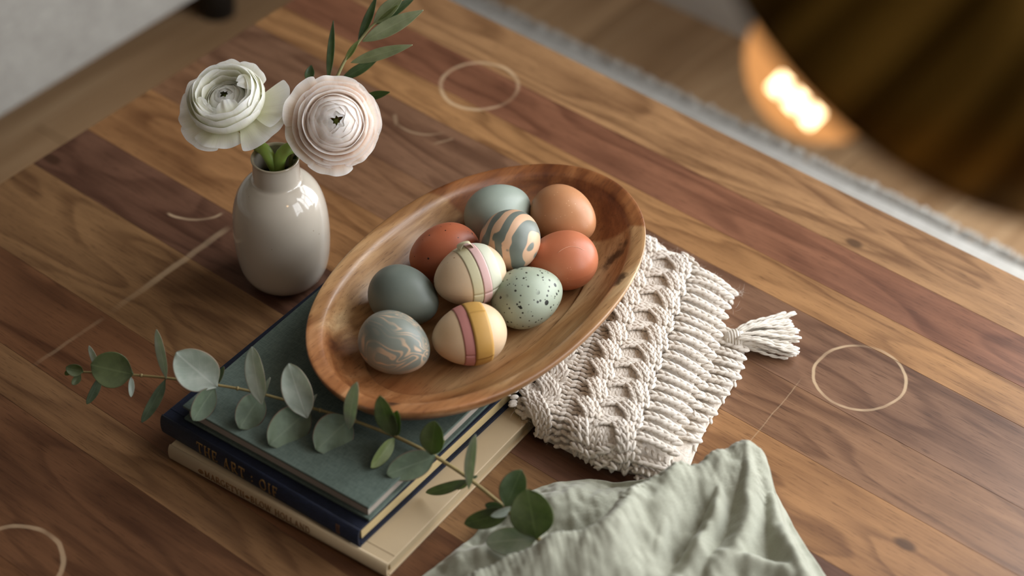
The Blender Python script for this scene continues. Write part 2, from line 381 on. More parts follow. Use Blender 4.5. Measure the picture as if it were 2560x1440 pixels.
# ---------------------------------------------------------------- rug under the table
rug = thing('rug', 'off-white wool rug under the coffee table with a shaggy edge', 'rug', (0.4, 0.2, FLOOR))
RY = 0.736
NX, NY = 60, 40
P_ = []
for i in range(NX+1):
    row = []
    for j in range(NY+1):
        X_ = -0.74 + (1.96)*i/NX; Y_ = -0.75 + (RY-0.009+0.75)*min(j, NY-1)/(NY-1) + (0.005 if j == NY else 0)
        e = min(i, NX-i, j, NY-j)
        row.append((X_-0.4, Y_-0.2, 0.012 + 0.0015*mnoise.noise(Vector((X_*40, Y_*40, 0))) if e > 0 else 0.001))
    P_.append(row)
m_ = MB(); m_.grid(P_); m_.build('pile', M['rug'], rug)
m_ = MB()
for i in range(1800):
    X_ = -0.74+1.96*random.random(); L = 0.010+0.012*random.random(); z = 0.004+0.010*random.random()
    p0 = np.array([X_-0.4, RY-0.2-0.006, z]); dx = random.uniform(-0.006, 0.006)
    m_.tube([p0, p0+[dx*0.5, L*0.55, 0.002], p0+[dx, L, -z+0.002]], [0.0016, 0.0015, 0.0006], 4)
tag(m_.build('shaggy_edge', M['rug'], rug), kind='stuff')

# ---------------------------------------------------------------- coffee table
S = DIST/1.65
TX0, TX1 = -0.379*S, 0.86
rows = [  # y edge (far -> near), tone of the plank that starts there
    (0.2475, '#9a7450'), (0.1940, '#7c523c'), (0.1490, '#997049'), (0.1150, '#785843'), (0.0490, '#825f45'), (-0.0030, '#936a45'),
    (-0.0715, '#654636'), (-0.1280, '#816040'), (-0.2095, '#6c482f'), (-0.2780, '#77573a'), (-0.3125, '#5f3f29'), (-0.4100, '#6b482e'), (-0.50, None)]
TY0, TY1 = rows[-1][0]*S, rows[0][0]*S
table = thing('coffee_table', 'low walnut-brown coffee table of wide glued planks with pale water rings', 'table', ((TX0+TX1)/2, (TY0+TY1)/2, FLOOR))
tl = np.array(table.location)
for (ya, tone), (yb, _) in zip(rows[:-1], rows[1:]):
    m_ = MB(); m_.box(TX0, TX1, yb*S+0.00003, ya*S-0.00003, -0.034, 0.0)
    m_.v = [tuple(np.array(q)-tl) for q in m_.v]
    o = m_.build('plank', M['table'], table, smooth=False, bevel=0.0002, seg=1); o.color = (*lin(tone), 1)
m_ = MB()
for (x0, x1, y0, y1) in ((TX0+0.06, TX1-0.06, TY0+0.06, TY0+0.08), (TX0+0.06, TX1-0.06, TY1-0.08, TY1-0.06), (TX0+0.06, TX0+0.08, TY0+0.08, TY1-0.08), (TX1-0.08, TX1-0.06, TY0+0.08, TY1-0.08)):
    m_.box(x0-tl[0], x1-tl[0], y0-tl[1], y1-tl[1], -0.09-FLOOR, -0.034-FLOOR)
m_.build('apron', M['legwood'], table, smooth=False)
for lx in (TX0+0.09, TX1-0.09):
    for ly in (TY0+0.09, TY1-0.09):
        m_ = MB(); m_.tube([(lx-tl[0], ly-tl[1], 0.0135), (lx-tl[0], ly-tl[1], 0.386)], [0.018, 0.027], 16); m_.build('leg', M['legwood'], table)

# ---------------------------------------------------------------- sofa on the left
sx = -0.836
sofa = thing('sofa', 'pale grey upholstered sofa on black feet left of the table', 'sofa', (sx-0.45, 0.0, FLOOR))
def sbox(name, x0, x1, y0, y1, z0, z1, bev, mat='sofa', par=None):
    m_ = MB(); m_.box(x0-(sx-0.45), x1-(sx-0.45), y0, y1, z0, z1); return m_.build(name, M[mat], par or sofa, bevel=bev, seg=4)
SY0, SY1 = -1.35, 0.643
sbox('seat_base', sx-0.88, sx, SY0, SY1, 0.10, 0.335, 0.012)
for y0, y1 in ((SY0+0.16, (SY0+SY1)/2), ((SY0+SY1)/2, SY1-0.16)):
    sbox('seat_cushion', sx-0.62, sx+0.006, y0+0.002, y1-0.002, 0.336, 0.47, 0.03)
    sbox('back_cushion', sx-0.80, sx-0.62, y0+0.004, y1-0.004, 0.40, 0.82, 0.06)
sbox('backrest', sx-0.90, sx-0.78, SY0, SY1, 0.10, 0.80, 0.03)
for y0, y1 in ((SY0-0.02, SY0+0.158), (SY1-0.158, SY1+0.02)): sbox('armrest', sx-0.9, sx+0.004, y0, y1, 0.10, 0.60, 0.03)
for fx in (sx-0.80, sx-0.075):
    for fy in (SY0+0.1, SY1-0.125):
        m_ = MB(); m_.tube([(fx-(sx-0.45), fy, 0), (fx-(sx-0.45), fy, 0.102)], [0.022, 0.027], 16); m_.build('foot', M['black'], sofa)

# ================================================================ books
M['green_cloth'] = cloth_mat('green_bookcloth', '#48544c', '#636f67', 1500, 0.75, 0.35, 0.05)
M['navy_cloth'] = cloth_mat('navy_bookcloth', '#14161d', '#20263a', 1500, 0.6, 0.3, 0.05)
M['cream_cover'] = plain('cream_bookcover', '#bda888', 0.55, 0.35, 0.05, 25)
def pages_mat(name, c0, c1):
    g = NG(name, 0.8, spec=0.2); z = g.sep(g.ob())
    f = g.noise(g.comb(0.0, 0.0, g.math('MULTIPLY', z[2], 4200.0)), 1.0, 2); b = g.noise(g.ob(), 18, 2)
    g.set('Base Color', g.mix(g.mr(g.math('ADD', g.math('MULTIPLY', f, 0.75), g.math('MULTIPLY', b, 0.25)), 0.3, 0.7), lin(c0), lin(c1)))
    g.bump(f, 0.4, 0.0005); return g.m
M['pages_grey'] = pages_mat('grey_pages', '#8f8378', '#b7aca0'); M['pages_yellow'] = pages_mat('yellow_pages', '#b39b6c', '#d2bd90'); M['pages_cream'] = pages_mat('cream_pages', '#ae9a78', '#cbb997')
M['gold_foil'] = plain('gold_foil', '#a98a55', 0.45, 0.5, 0.1, 200, Metallic=0.6)
M['brown_foil'] = plain('brown_foil', '#8a6236', 0.5, 0.5, 0.1, 200, Metallic=0.4)

def frame_obj(name, label, cat, corner_l, corner_n, z, group=None):
    """an Empty at the near-right corner; local x runs back along the spine towards corner_l reversed, y goes away"""
    a, b = np.array(corner_l[:2]), np.array(corner_n[:2]); d = b-a; L = float(np.linalg.norm(d))
    o = thing(name, label, cat, (a[0], a[1], z), group); o.rotation_euler = (0, 0, math.atan2(d[1], d[0])); return o, L
def slab(name, x0, x1, y0, y1, z0, z1, mat, par, bev=0.0006):
    m_ = MB(); m_.box(x0, x1, y0, y1, z0, z1); return m_.build(name, mat, par, bevel=bev, seg=2)
ZC, ZN, ZG = 0.0140, 0.0315, 0.0460     # top of cream, navy, green book
def book(name, label, cl, cn, z0, z1, depth, cover, pages, spine, ct=0.0022, over=0.003):
    o, L = frame_obj(name, label, 'book', cl, cn, z0, 'books stacked under the bowl'); h = z1-z0
    slab('back_cover', 0, L, 0, depth, 0, ct, cover, o); slab('front_cover', 0, L, 0, depth, h-ct, h, cover, o)
    ys = over if not spine else 0.004; ye = depth-over if spine else depth-0.004
    slab('pages', over, L-over, ys, ye, ct+0.00005, h-ct-0.00005, pages, o, 0.0002)
    # rounded spine shell
    m_ = MB(); n = 9; P_ = []
    for i in (0.0, L):
        row = []
        for k in range(n):
            t = -PI/2 + PI*k/(n-1); yy = -0.0028*math.cos(t)
            row.append((i, yy if spine else depth-yy, h/2 + h/2*math.sin(t)))
        P_.append(row)
    m_.grid(P_); s = m_.build('spine', cover, o); solid(s, 0.0016, 0)
    if spine:   # hinge groove near the spine
        slab('hinge_joint', 0.0005, L-0.0005, 0.0075, 0.0088, h-0.0002, h+0.00035, cover, o, 0.0001)
    return o, L, h
cream, cL, cH = book('cream_book', 'cream hardback lettered in brown, lowest of the book stack', on(431, 1144, 0), on(974, 1442, 0), 0.0002, ZC, 0.215, M['cream_cover'], M['pages_cream'], True, 0.0022, 0.0022)
navy, nL, nH = book('navy_book', 'navy cloth book with gilt spine lettering, middle of the book stack', on(413, 1078, ZC), on(904, 1366, ZC), ZC+0.0002, ZN, 0.205, M['navy_cloth'], M['pages_yellow'], True)
green, gL, gH = book('green_book', 'sage green cloth book, topmost of the stack under the bowl', on(456, 1014, ZG), on(921, 1270, ZG), ZN+0.0002, ZG, 0.190, M['green_cloth'], M['pages_grey'], False)

# serif lettering: strokes are (x0,y0,x1,y1,weight) in a unit-high box, arcs are polylines
def arc(cx, cy, rx, ry, a0, a1, n=14): return [(cx+rx*math.cos(math.radians(a0+(a1-a0)*i/n)), cy+ry*math.sin(math.radians(a0+(a1-a0)*i/n))) for i in range(n+1)]
def sf(x, y, w=0.13): return ([(x-w, y), (x+w, y)], 0.05)
G = {
 'T': (0.78, [([(0.39, 0), (0.39, 1)], .13), ([(0, .97), (.78, .97)], .06), ([(0.02, 1), (0.02, .78)], .05), ([(.76, 1), (.76, .78)], .05), sf(.39, .02)]),
 'H': (0.86, [([(.16, 0), (.16, 1)], .13), ([(.70, 0), (.70, 1)], .13), ([(.16, .52), (.70, .52)], .05), sf(.16, .02), sf(.16, .98), sf(.70, .02), sf(.70, .98)]),
 'E': (0.70, [([(.16, 0), (.16, 1)], .13), ([(.05, .975), (.62, .975)], .05), ([(.05, .025), (.66, .025)], .05), ([(.16, .52), (.48, .52)], .05), ([(.61, 1), (.61, .80)], .05), ([(.65, 0), (.65, .22)], .05), ([(.48, .42), (.48, .62)], .05)]),
 'A': (0.86, [([(.12, 0), (.42, 1)], .06), ([(.42, 1), (.72, 0)], .13), ([(.22, .34), (.62, .34)], .05), sf(.12, .02, .11), sf(.72, .02)]),
 'R': (0.82, [([(.16, 0), (.16, 1)], .13), ([(.05, .975), (.40, .975)], .05), (arc(.38, .74, .25, .235, 90, -90), .10), ([(.16, .505), (.40, .505)], .05), ([(.38, .5), (.74, .02)], .12), sf(.16, .02), sf(.74, .02, .07)]),
 ':': (0.30, [([(.15, .20), (.15, .32)], .13), ([(.15, .64), (.15, .76)], .13)]),
 'O': (0.92, [(arc(.46, .5, .38, .49, 0, 360, 26), .10)]),
 'I': (0.36, [([(.18, 0), (.18, 1)], .13), sf(.18, .02), sf(.18, .98)]),
 'F': (0.66, [([(.16, 0), (.16, 1)], .13), ([(.05, .975), (.60, .975)], .05), ([(.16, .52), (.46, .52)], .05), ([(.59, 1), (.59, .80)], .05), ([(.46, .42), (.46, .62)], .05), sf(.16, .02)]),
 'M': (1.04, [([(.15, 0), (.17, 1)], .05), ([(.17, 1), (.50, .05)], .12), ([(.50, .05), (.83, 1)], .05), ([(.83, 1), (.86, 0)], .13), sf(.15, .02, .11), sf(.86, .02), sf(.13, .98, .09), sf(.88, .98, .09)]),
 'G': (0.90, [(arc(.46, .5, .38, .49, 55, 330, 22), .10), ([(.78, .05), (.78, .42)], .11), sf(.76, .42), ([(.70, .78), (.70, .98)], .05)]),
 'Y': (0.82, [([(.10, 1), (.41, .48)], .12), ([(.72, 1), (.41, .48)], .05), ([(.41, 0), (.41, .50)], .13), sf(.41, .02), sf(.10, .98, .11), sf(.72, .98, .10)]),
 'B': (0.76, [([(.16, 0), (.16, 1)], .13), ([(.05, .975), (.38, .975)], .05), (arc(.36, .755, .22, .22, 90, -90), .09), (arc(.38, .28, .27, .255, 90, -90), .10), ([(.16, .53), (.38, .53)], .05), ([(.05, .025), (.40, .025)], .05)]),
 'L': (0.68, [([(.16, 0), (.16, 1)], .13), sf(.16, .98), ([(.05, .025), (.62, .025)], .05), ([(.61, 0), (.61, .24)], .05)]),
 'W': (1.20, [([(.08, 1), (.34, 0)], .12), ([(.34, 0), (.60, .95)], .05), ([(.60, .95), (.84, 0)], .12), ([(.84, 0), (1.10, 1)], .05), sf(.08, .98, .11), sf(.60, .98, .10), sf(1.10, .98, .09)]),
 'N': (0.90, [([(.15, 0), (.15, 1)], .05), ([(.15, 1), (.75, .02)], .13), ([(.75, 0), (.75, 1)], .05), sf(.15, .02), sf(.13, .98, .10), sf(.75, .98)]),
 'D': (0.88, [([(.16, 0), (.16, 1)], .13), ([(.05, .975), (.40, .975)], .05), (arc(.38, .5, .40, .475, 90, -90, 18), .11), ([(.05, .025), (.40, .025)], .05), sf(.16, .02), sf(.16, .98)]),
 '~': (1.10, [(arc(.50, .50, .42, .30, 20, 340, 20), .07), (arc(.58, .50, .20, .16, 0, 360, 16), .08), ([(.02, .5), (.35, .72)], .06), ([(.70, .62), (1.05, .42)], .06)]),
 '*': (0.95, [([(.05, .50), (.47, .72), (.90, .50), (.47, .28), (.05, .50)], .07), ([(.22, .50), (.72, .50)], .14)]),
 ' ': (0.42, []),
}
def lettering(txt, size, x, z, par, mat, yfun, track=0.10, squeeze=1.0):
    for ch in txt:
        w, strokes = G[ch]
        if strokes:
            m_ = MB()
            for pl, wt in strokes:
                fine_ = []
                for (xa, ya), (xb, yb) in zip(pl[:-1], pl[1:]):
                    k_ = max(1, int(abs(yb-ya)/0.09)); fine_ += [((xa+(xb-xa)*i/k_, ya+(yb-ya)*i/k_), (xa+(xb-xa)*(i+1)/k_, ya+(yb-ya)*(i+1)/k_)) for i in range(k_)]
                for (xa, ya), (xb, yb) in fine_:
                    d = math.hypot(xb-xa, yb-ya)
                    if d < 1e-6: continue
                    nx, ny = -(yb-ya)/d*wt/2, (xb-xa)/d*wt/2; ex, ey = (xb-xa)/d*0.012, (yb-ya)/d*0.012
                    q = [(xa+nx-ex, ya+ny-ey), (xb+nx+ex, yb+ny+ey), (xb-nx+ex, yb-ny+ey), (xa-nx-ex, ya-ny-ey)]
                    V = [(x+px*size*squeeze, yfun(z+py*size)-0.00025, z+py*size) for px, py in q] + [(x+px*size*squeeze, yfun(z+py*size)+0.0002, z+py*size) for px, py in q]
                    m_.add(V, [(3, 2, 1, 0), (4, 5, 6, 7), (0, 1, 5, 4), (1, 2, 6, 5), (2, 3, 7, 6), (3, 0, 4, 7)])
            m_.build('spine_letter', mat, par, smooth=False)
        x += (w+track)*size*squeeze
    return x
def spine_y(h): return lambda z: -0.0028*math.sqrt(max(0.0, 1-((z-h/2)/(h/2))**2)) - 0.0009
nsp = [c for c in navy.children if c.name.startswith('spine')][0]; csp = [c for c in cream.children if c.name.startswith('spine')][0]
lettering('THE ART : OIF', 0.0098, 0.036, 0.0040, nsp, M['gold_foil'], spine_y(nH), 0.22, 0.72)
lettering('II', 0.0085, nL-0.020, 0.0045, nsp, M['brown_foil'], spine_y(nH), 0.02, 0.6)
lettering('~MARGETYII*BLOW HOLLAND', 0.0060, 0.029, 0.0042, csp, M['brown_foil'], spine_y(cH), 0.12, 0.82)

# ================================================================ wooden bowl
BZ = ZG+0.0006
RZ = 0.036
bc = on(1200, 698, BZ+RZ)
bowl = thing('wooden_bowl', 'shallow oval carved wooden bowl resting on the books and the knit', 'bowl', (bc[0], bc[1], BZ))
BA, BB, BROT = 0.0998, 0.1560, math.radians(2.5)
bowl.rotation_euler = (0, 0, BROT)
prof = [  # (scale toward the rim, height) outside -> lip -> inside
    (0.0, 0.0), (0.45, 0.0), (0.60, 0.0006), (0.70, 0.0040), (0.82, 0.0110), (0.92, 0.0200), (0.982, 0.0290), (1.0, 0.0340),
    (0.999, 0.0356), (0.992, 0.0360), (0.97, 0.0357), (0.925, 0.0349), (0.897, 0.0341), (0.884, 0.0330), (0.868, 0.0305), (0.84, 0.0262), (0.80, 0.0215), (0.75, 0.0172), (0.70, 0.0143), (0.65, 0.0124), (0.617, 0.0116), (0.608, 0.0111), (0.601, 0.0096), (0.595, 0.0090), (0.55, 0.0086), (0.30, 0.0086), (0.0, 0.0086)]
seg = 128; P_ = []
def bowl_xy(s, w):
    c, sn = math.cos(w), math.sin(w); e = 2/2.12
    # rims keep a constant-width lip: shrink both axes by the same length, not the same ratio
    d = (1-s)*BA*1.05
    ax_, by_ = max(BA-d, BA*s*0.4), max(BB-d*1.05, BB*s*0.4)
    if s < 0.5: ax_, by_ = BA*s*0.93, BB*s*1.05
    return ax_*math.copysign(abs(c)**e, c), by_*math.copysign(abs(sn)**e, sn)
for s_, z in prof:
    row = []
    for k in range(seg+1):
        w = 2*PI*k/seg; xx, yy = bowl_xy(s_, w)
        row.append((xx, yy, z + (0.0012*math.sin(2*w+0.6)+0.0008*math.sin(5*w) if s_ > 0.8 else 0)))
    P_.append(row)
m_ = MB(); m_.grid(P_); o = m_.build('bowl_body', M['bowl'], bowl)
w_ = o.modifiers.new('weld', 'WELD'); w_.merge_threshold = 0.00002

# ================================================================ eggs
EA, EB = 0.0278, 0.0226
def egg_r(t, a=EA, b=EB):       # t = x/a in -1..1 ; big end at -1
    return b*math.sqrt(max(0.0, 1-t*t))*(1-0.13*t-0.02*t*t)
def egg_mesh(a=EA, b=EB, n=40, seg=48):
    P_ = []
    for i in range(n+1):
        t = -math.cos(PI*i/n); r = egg_r(t, a, b)
        P_.append([(a*t, r*math.cos(2*PI*k/seg), r*math.sin(2*PI*k/seg)) for k in range(seg+1)])
    m_ = MB(); m_.grid(P_); return m_
def shell_mat(name, c0, c1, rough=0.42, speck=None, scale=18, pore=0.06):
    g = NG(name, rough, spec=0.4, Subsurface_Weight=0.08, Subsurface_Radius=(0.004, 0.002, 0.001), Subsurface_Scale=1.0); o = g.ob()
    c = g.mix(g.mr(g.noise(o, scale, 3), 0.3, 0.7), lin(c0), lin(c1))
    p = g.noise(o, 900, 2); c = g.mix(g.mr(p, 0.55, 0.75, 0, pore*4), c, g.mix(1.0, c, (1.25, 1.2, 1.15), 'MULTIPLY'))
    for (sc, rad, amt, colr, msk) in (speck or []):
        v = g.voro(o, sc); rnd = g.sep(v.outputs['Color'])
        k = g.math('MULTIPLY', g.math('LESS_THAN', v.outputs['Distance'], g.math('MULTIPLY', rnd[0], rad)), g.math('GREATER_THAN', rnd[1], 1-amt))
        if msk: k = g.math('MULTIPLY', k, g.mr(g.noise(o, 45, 1), 0.42, 0.56))
        c = g.mix(k, c, lin(colr))
    g.set('Base Color', c); g.bump(p, 0.08, 0.0004); return g, c, o
def marble(name, base, vein, amt, style):
    g, c, o = shell_mat(name, base[0], base[1], 0.38)
    if style == 'stripe':      # broad hand-dripped bands running along the egg
        n_ = g.noise(g.vmath('MULTIPLY', o, (22, 46, 46)), 1.0, 1, 0.5, 0.4)
        s_ = g.math('FRACT', g.math('ADD', g.math('ADD', g.math('MULTIPLY', g.sep(o)[1], 78.0), g.math('MULTIPLY', g.sep(o)[0], 18.0)), g.math('MULTIPLY', n_, 1.0)))
        k = g.math('MULTIPLY', g.mr(s_, 0.46, 0.52), g.mr(s_, 0.90, 0.95, 1, 0))
        k = g.math('MULTIPLY', k, g.mr(g.noise(g.vmath('MULTIPLY', o, (40, 90, 90)), 1.0, 1), 0.30, 0.36))
    else:                      # thin swirled veins
        q = g.vmath('ADD', g.vmath('MULTIPLY', o, (14, 48, 48)), g.vmath('MULTIPLY', g.noise(o, 26, 1, out=1), (1.5, 1.5, 1.5)))
        n_ = g.noise(q, 1.0, 1, 0.5, 1.0); s_ = g.math('FRACT', g.math('MULTIPLY', n_, 9.0))
        k = g.math('MULTIPLY', g.mr(s_, 0.25, 0.40), g.mr(s_, 0.60, 0.74, 1, 0))
        k = g.math('MULTIPLY', k, g.mr(g.noise(o, 40, 1), 0.40, 0.60, 0.10, 1.0))
    k = g.math('MULTIPLY', k, amt)
    g.set('Base Color', g.mix(k, c, lin(vein))); return g.m
EM = {
 'blue': shell_mat('duck_egg_blue_shell', '#8b958a', '#9ba498')[0].m,
 'brown': shell_mat('tan_shell', '#b37a52', '#c39068', 0.4, [(420, 0.16, 0.5, '#e0b592', False)])[0].m,
 'stripe': marble('stripe_marbled_shell', ('#636a61', '#787d74'), '#d0a888', 0.95, 'stripe'),
 'orl': shell_mat('terracotta_shell', '#a5583a', '#b66a49', 0.4, [(330, 0.36, 0.12, '#3a1c10', False)])[0].m,
 'pink': shell_mat('cream_shell', '#cdb292', '#d8c2a4', 0.42, [(330, 0.32, 0.08, '#8a6038', False)])[0].m,
 'orr': shell_mat('coral_shell', '#b06443', '#c27a58', 0.4, [(380, 0.14, 0.4, '#d9a284', False)])[0].m,
 'mint': shell_mat('mint_shell', '#939c88', '#a5ae9b', 0.42, [(420, 0.44, 0.40, '#33332a', False), (210, 0.46, 0.46, '#1f201a', True)])[0].m,
 'teal': shell_mat('slate_teal_shell', '#636b63', '#757c73', 0.45)[0].m,
 'grey': marble('swirl_marbled_shell', ('#71766e', '#868a80'), '#c9a98b', 0.85, 'swirl'),
 'gold': shell_mat('ivory_shell', '#cfb08c', '#dbc2a2')[0].m,
}
FLZ = BZ + 0.0092
eggs = {}
def egg(key, label, px, py, dx, dy, lift=0.0, a=EA, b=EB, tilt=0.0):
    z = FLZ + b*0.985 + lift
    c = on(px, py, z); q = on(px+dx, py+dy, z); d = q-c; yaw = math.atan2(d[1], d[0])
    root = thing('egg', label, 'egg', c, 'eggs in the wooden bowl'); root.rotation_euler = (0, tilt, yaw)
    egg_mesh(a, b).build('shell', EM[key], root); eggs[key] = root; return root
egg('blue', 'pale duck-egg blue egg at the back behind the stripe-marbled egg', 1246, 533, 90, -45)
egg('brown', 'tan brown egg at the far right end of the bowl', 1410, 540, 80, 45)
egg('stripe', 'grey-green egg with broad peach stripe marbling propped on the eggs at the back', 1278, 597, 40, -80, 0.018, a=0.0262, tilt=0.22)
egg('orl', 'terracotta egg with tiny dark specks at the left, behind the egg with pastel tape', 1112, 634, -95, 25)
egg('pink', 'cream egg wrapped with pale yellow and pink paper tape, raised on the pile', 1174, 689, -95, 32, 0.015)
egg('orr', 'coral orange egg with a fine pale scratch, on the right under the tan egg', 1404, 652, -90, 10)
egg('mint', 'pale mint egg spattered with black specks', 1319, 742, 95, -35)
egg('teal', 'plain dark slate-teal egg on the left of the bowl', 1010, 742, 100, 40)
egg('grey', 'grey egg with thin peach swirl marbling at the near left end', 987, 859, 100, 45)
egg('gold', 'ivory egg banded with rose and gold paper tape, nearest the bowl edge', 1173, 837, -100, 22)
def tape(par, t0, t1, off, mat, w0=0.0, w1=2*PI, n=60, end=None):
    P_ = []; ts = np.linspace(t0, t1, 8)
    for k in range(n+1):
        w = w0+(w1-w0)*k/n; row = []
        for t in ts:
            r = egg_r(t)+off; row.append((EA*t, r*math.cos(w), r*math.sin(w)))
        P_.append(row)
    m_ = MB(); m_.grid(P_); o = m_.build('paper_tape', mat, par); solid(o, 0.00018, 1.0); return o
def tape_mat(name, col, alpha=0.0):
    g = NG(name, 0.5, lin(col), 0.35, Subsurface_Weight=0.15, Subsurface_Radius=(0.002, 0.002, 0.002), Subsurface_Scale=1.0)
    g.bump(g.noise(g.vmath('MULTIPLY', g.ob(), (260, 260, 260)), 1.0, 2), 0.12, 0.0006); return g.m
M['tp_y'] = tape_mat('pale_yellow_tape', '#ccc4a0'); M['tp_p'] = tape_mat('pale_pink_tape', '#d0aaa4'); M['tp_m'] = tape_mat('pale_mint_tape', '#c6c6b0')
M['tp_r'] = tape_mat('rose_tape', '#be7f78'); M['tp_g'] = tape_mat('gold_tape', '#b98d48')
tape(eggs['pink'], -0.02, 0.26, 0.00020, M['tp_y']); tape(eggs['pink'], -0.27, -0.03, 0.00060, M['tp_p']); tape(eggs['pink'], -0.62, -0.26, 0.00012, M['tp_m'])
tape(eggs['gold'], 0.05, 0.33, 0.00025, M['tp_r']); tape(eggs['gold'], -0.44, 0.06, 0.00055, M['tp_g']); tape(eggs['gold'], -0.44, 0.06, 0.0009, M['tp_g'], -0.2, 1.5, 20)
# loose curled end of the pale tape, standing off the top of the egg
P_ = []
for k in range(25):
    u = k/24; t = 0.16-0.34*u; lift = 0.0006+0.0050*math.sin(PI*u)**0.7; row = []
    for j in range(6):
        w = math.radians(104-8*u) + 0.26*j/5; r = egg_r(t)+lift*(1-0.25*j/5); row.append((EA*t+0.002*math.sin(PI*u*2)*j/5, r*math.cos(w), r*math.sin(w)))
    P_.append(row)
m_ = MB(); m_.grid(P_); o = m_.build('tape_end', M['tp_y'], eggs['pink']); solid(o, 0.0002, 1.0)
# hairline scratch on the coral egg
m_ = MB(); pts = []
for k in range(13):
    t = -0.55+0.75*k/12; w = 1.02+0.16*math.sin(k/12*PI); r = egg_r(t)+0.00004; pts.append((EA*t, r*math.cos(w), r*math.sin(w)))
m_.tube(pts, 0.00016, 5)
m_.build('scratch', plain('scratch_pale', '#e2ab8c', 0.5), eggs['orr'])

# ================================================================ vase
M['glaze'] = NG('ivory_glaze', 0.09, lin('#b5aa9a'), 0.5, Coat_Weight=0.6, Coat_Roughness=0.04).m
def vase_mat():
    g = NG('ivory_stoneware_glaze', 0.12, spec=0.5, Coat_Weight=0.5, Coat_Roughness=0.04); o = g.ob()
    c = g.mix(g.noise(o, 22, 3), lin('#b8ae9f'), lin('#c8bfb1')); z = g.sep(o)[2]
    c = g.mix(g.mr(z, 0.1175, 0.1215, 0.0, 0.55), c, lin('#8f8064'))     # glaze breaks thin and brown at the lip
    v = g.voro(o, 160); k = g.math('MULTIPLY', g.math('LESS_THAN', v.outputs['Distance'], 0.07), g.math('GREATER_THAN', g.sep(v.outputs['Color'])[1], 0.75))
    g.set('Base Color', g.mix(k, c, lin('#8d7c66'))); return g.m
vb = on(714, 689)
vase = thing('bud_vase', 'small glossy ivory ceramic bud vase standing left of the bowl', 'vase', (vb[0], vb[1], 0.0))
VH = 0.1215
ctl = [(0.0, 0.0003), (0.0200, 0.0003), (0.0255, 0.0012), (0.0305, 0.0062), (0.0345, 0.0145), (0.0367, 0.0260), (0.0378, 0.0400), (0.0378, 0.0560), (0.0364, 0.0710), (0.0330, 0.0840), (0.0276, 0.0930), (0.0220, 0.0984), (0.0190, 0.1008), (0.0184, 0.1070), (0.0181, 0.1150), (0.0186, 0.1195), (0.0188, 0.1208), (0.0182, 0.1215), (0.0170, 0.1208), (0.0162, 0.1180), (0.0160, 0.1050), (0.0175, 0.0980), (0.0240, 0.0910), (0.0300, 0.0780), (0.0330, 0.055), (0.0320, 0.025), (0.0240, 0.0060), (0.0, 0.0055)]
pf = catmull([np.array(c) for c in ctl], 110); pf = [(max(p[0], 0), p[1]) for p in pf]
m_ = MB(); m_.lathe(pf, 72); o = m_.build('vase_body', vase_mat(), vase)

# ================================================================ ranunculus flowers
def petal_mat(name, inner, outer, base):
    g = NG(name, 0.55, spec=0.25, Subsurface_Weight=0.25, Subsurface_Radius=(0.004, 0.003, 0.002), Subsurface_Scale=1.0)
    a = g.n('ShaderNodeAttribute', attribute_name='pv'); s = g.sep(a.outputs['Vector'])
    c = g.ramp(s[1], [(0.0, lin(base)), (0.62, lin(inner)), (0.98, lin(outer))])
    v = g.noise(g.vmath('MULTIPLY', g.comb(s[0], s[1], 0.0), (26, 1.5, 1)), 1.0, 2)
    c = g.mix(g.mr(v, 0.45, 0.75, 0, 0.22), c, g.mix(1.0, c, (0.80, 0.78, 0.70), 'MULTIPLY'))
    g.set('Base Color', c); g.bump(v, 0.10, 0.0008)
    # thin tissue: some light passes through
    t = g.n('ShaderNodeBsdfTranslucent'); g.lk(c, t.inputs[0]); mx = g.n('ShaderNodeMixShader'); mx.inputs[0].default_value = 0.42
    g.t.links.new(g.b.outputs[0], mx.inputs[1]); g.t.links.new(t.outputs[0], mx.inputs[2]); g.t.links.new(mx.outputs[0], g.out.inputs[0])
    return g.m
M['stem'] = plain('fresh_green_stem', '#7c9644', 0.45, 0.4, 0.15, 80, Subsurface_Weight=0.1)
M['eye'] = plain('green_flower_eye', '#6d7636', 0.6, 0.3, 0.3, 400)
def petal(par, mat, phi, width, prof, seed, ruff=0.0, nu=13, nv=10, wexp=0.5):
    """prof(v) -> (radius, height) along the petal; width = angular width at the rim (rad)"""
    r_ = random.Random(seed); P_ = []; uv = []; notch = r_.uniform(0.02, 0.09); ph = r_.uniform(0, 6.28)
    for j in range(nv):
        v = j/(nv-1); row = []
        for i in range(nu):
            u = 2*i/(nu-1)-1
            shape = (0.30+0.70*math.sin(min(1, v*1.25)*PI/2)**0.9)
            edge = 1 - (0.16*abs(u)**2.6 + notch*math.exp(-((u-0.1*math.sin(ph))/0.18)**2))*v
            vv = v*edge; rad, h = prof(vv)
            a = phi + u*width/2*shape
            w = ruff*v**2*(math.sin(u*5+ph)+0.6*math.sin(u*11+ph*2))
            row.append(((rad+w*0.5)*math.cos(a), (rad+w*0.5)*math.sin(a), h+w)); uv.append((u*0.5+0.5, v, 0))
        P_.append(row)
    m_ = MB(); m_.grid(P_); o = m_.build('petal', mat, par)
    at_ = o.data.attributes.new('pv', 'FLOAT_VECTOR', 'POINT'); at_.data.foreach_set('vector', np.array(uv, float).ravel())
    sub(o, 1); return o
def bez(p, v):
    a, b, c, d = [np.array(q) for q in p]; return tuple((1-v)**3*a+3*(1-v)**2*v*b+3*(1-v)*v*v*c+v**3*d)
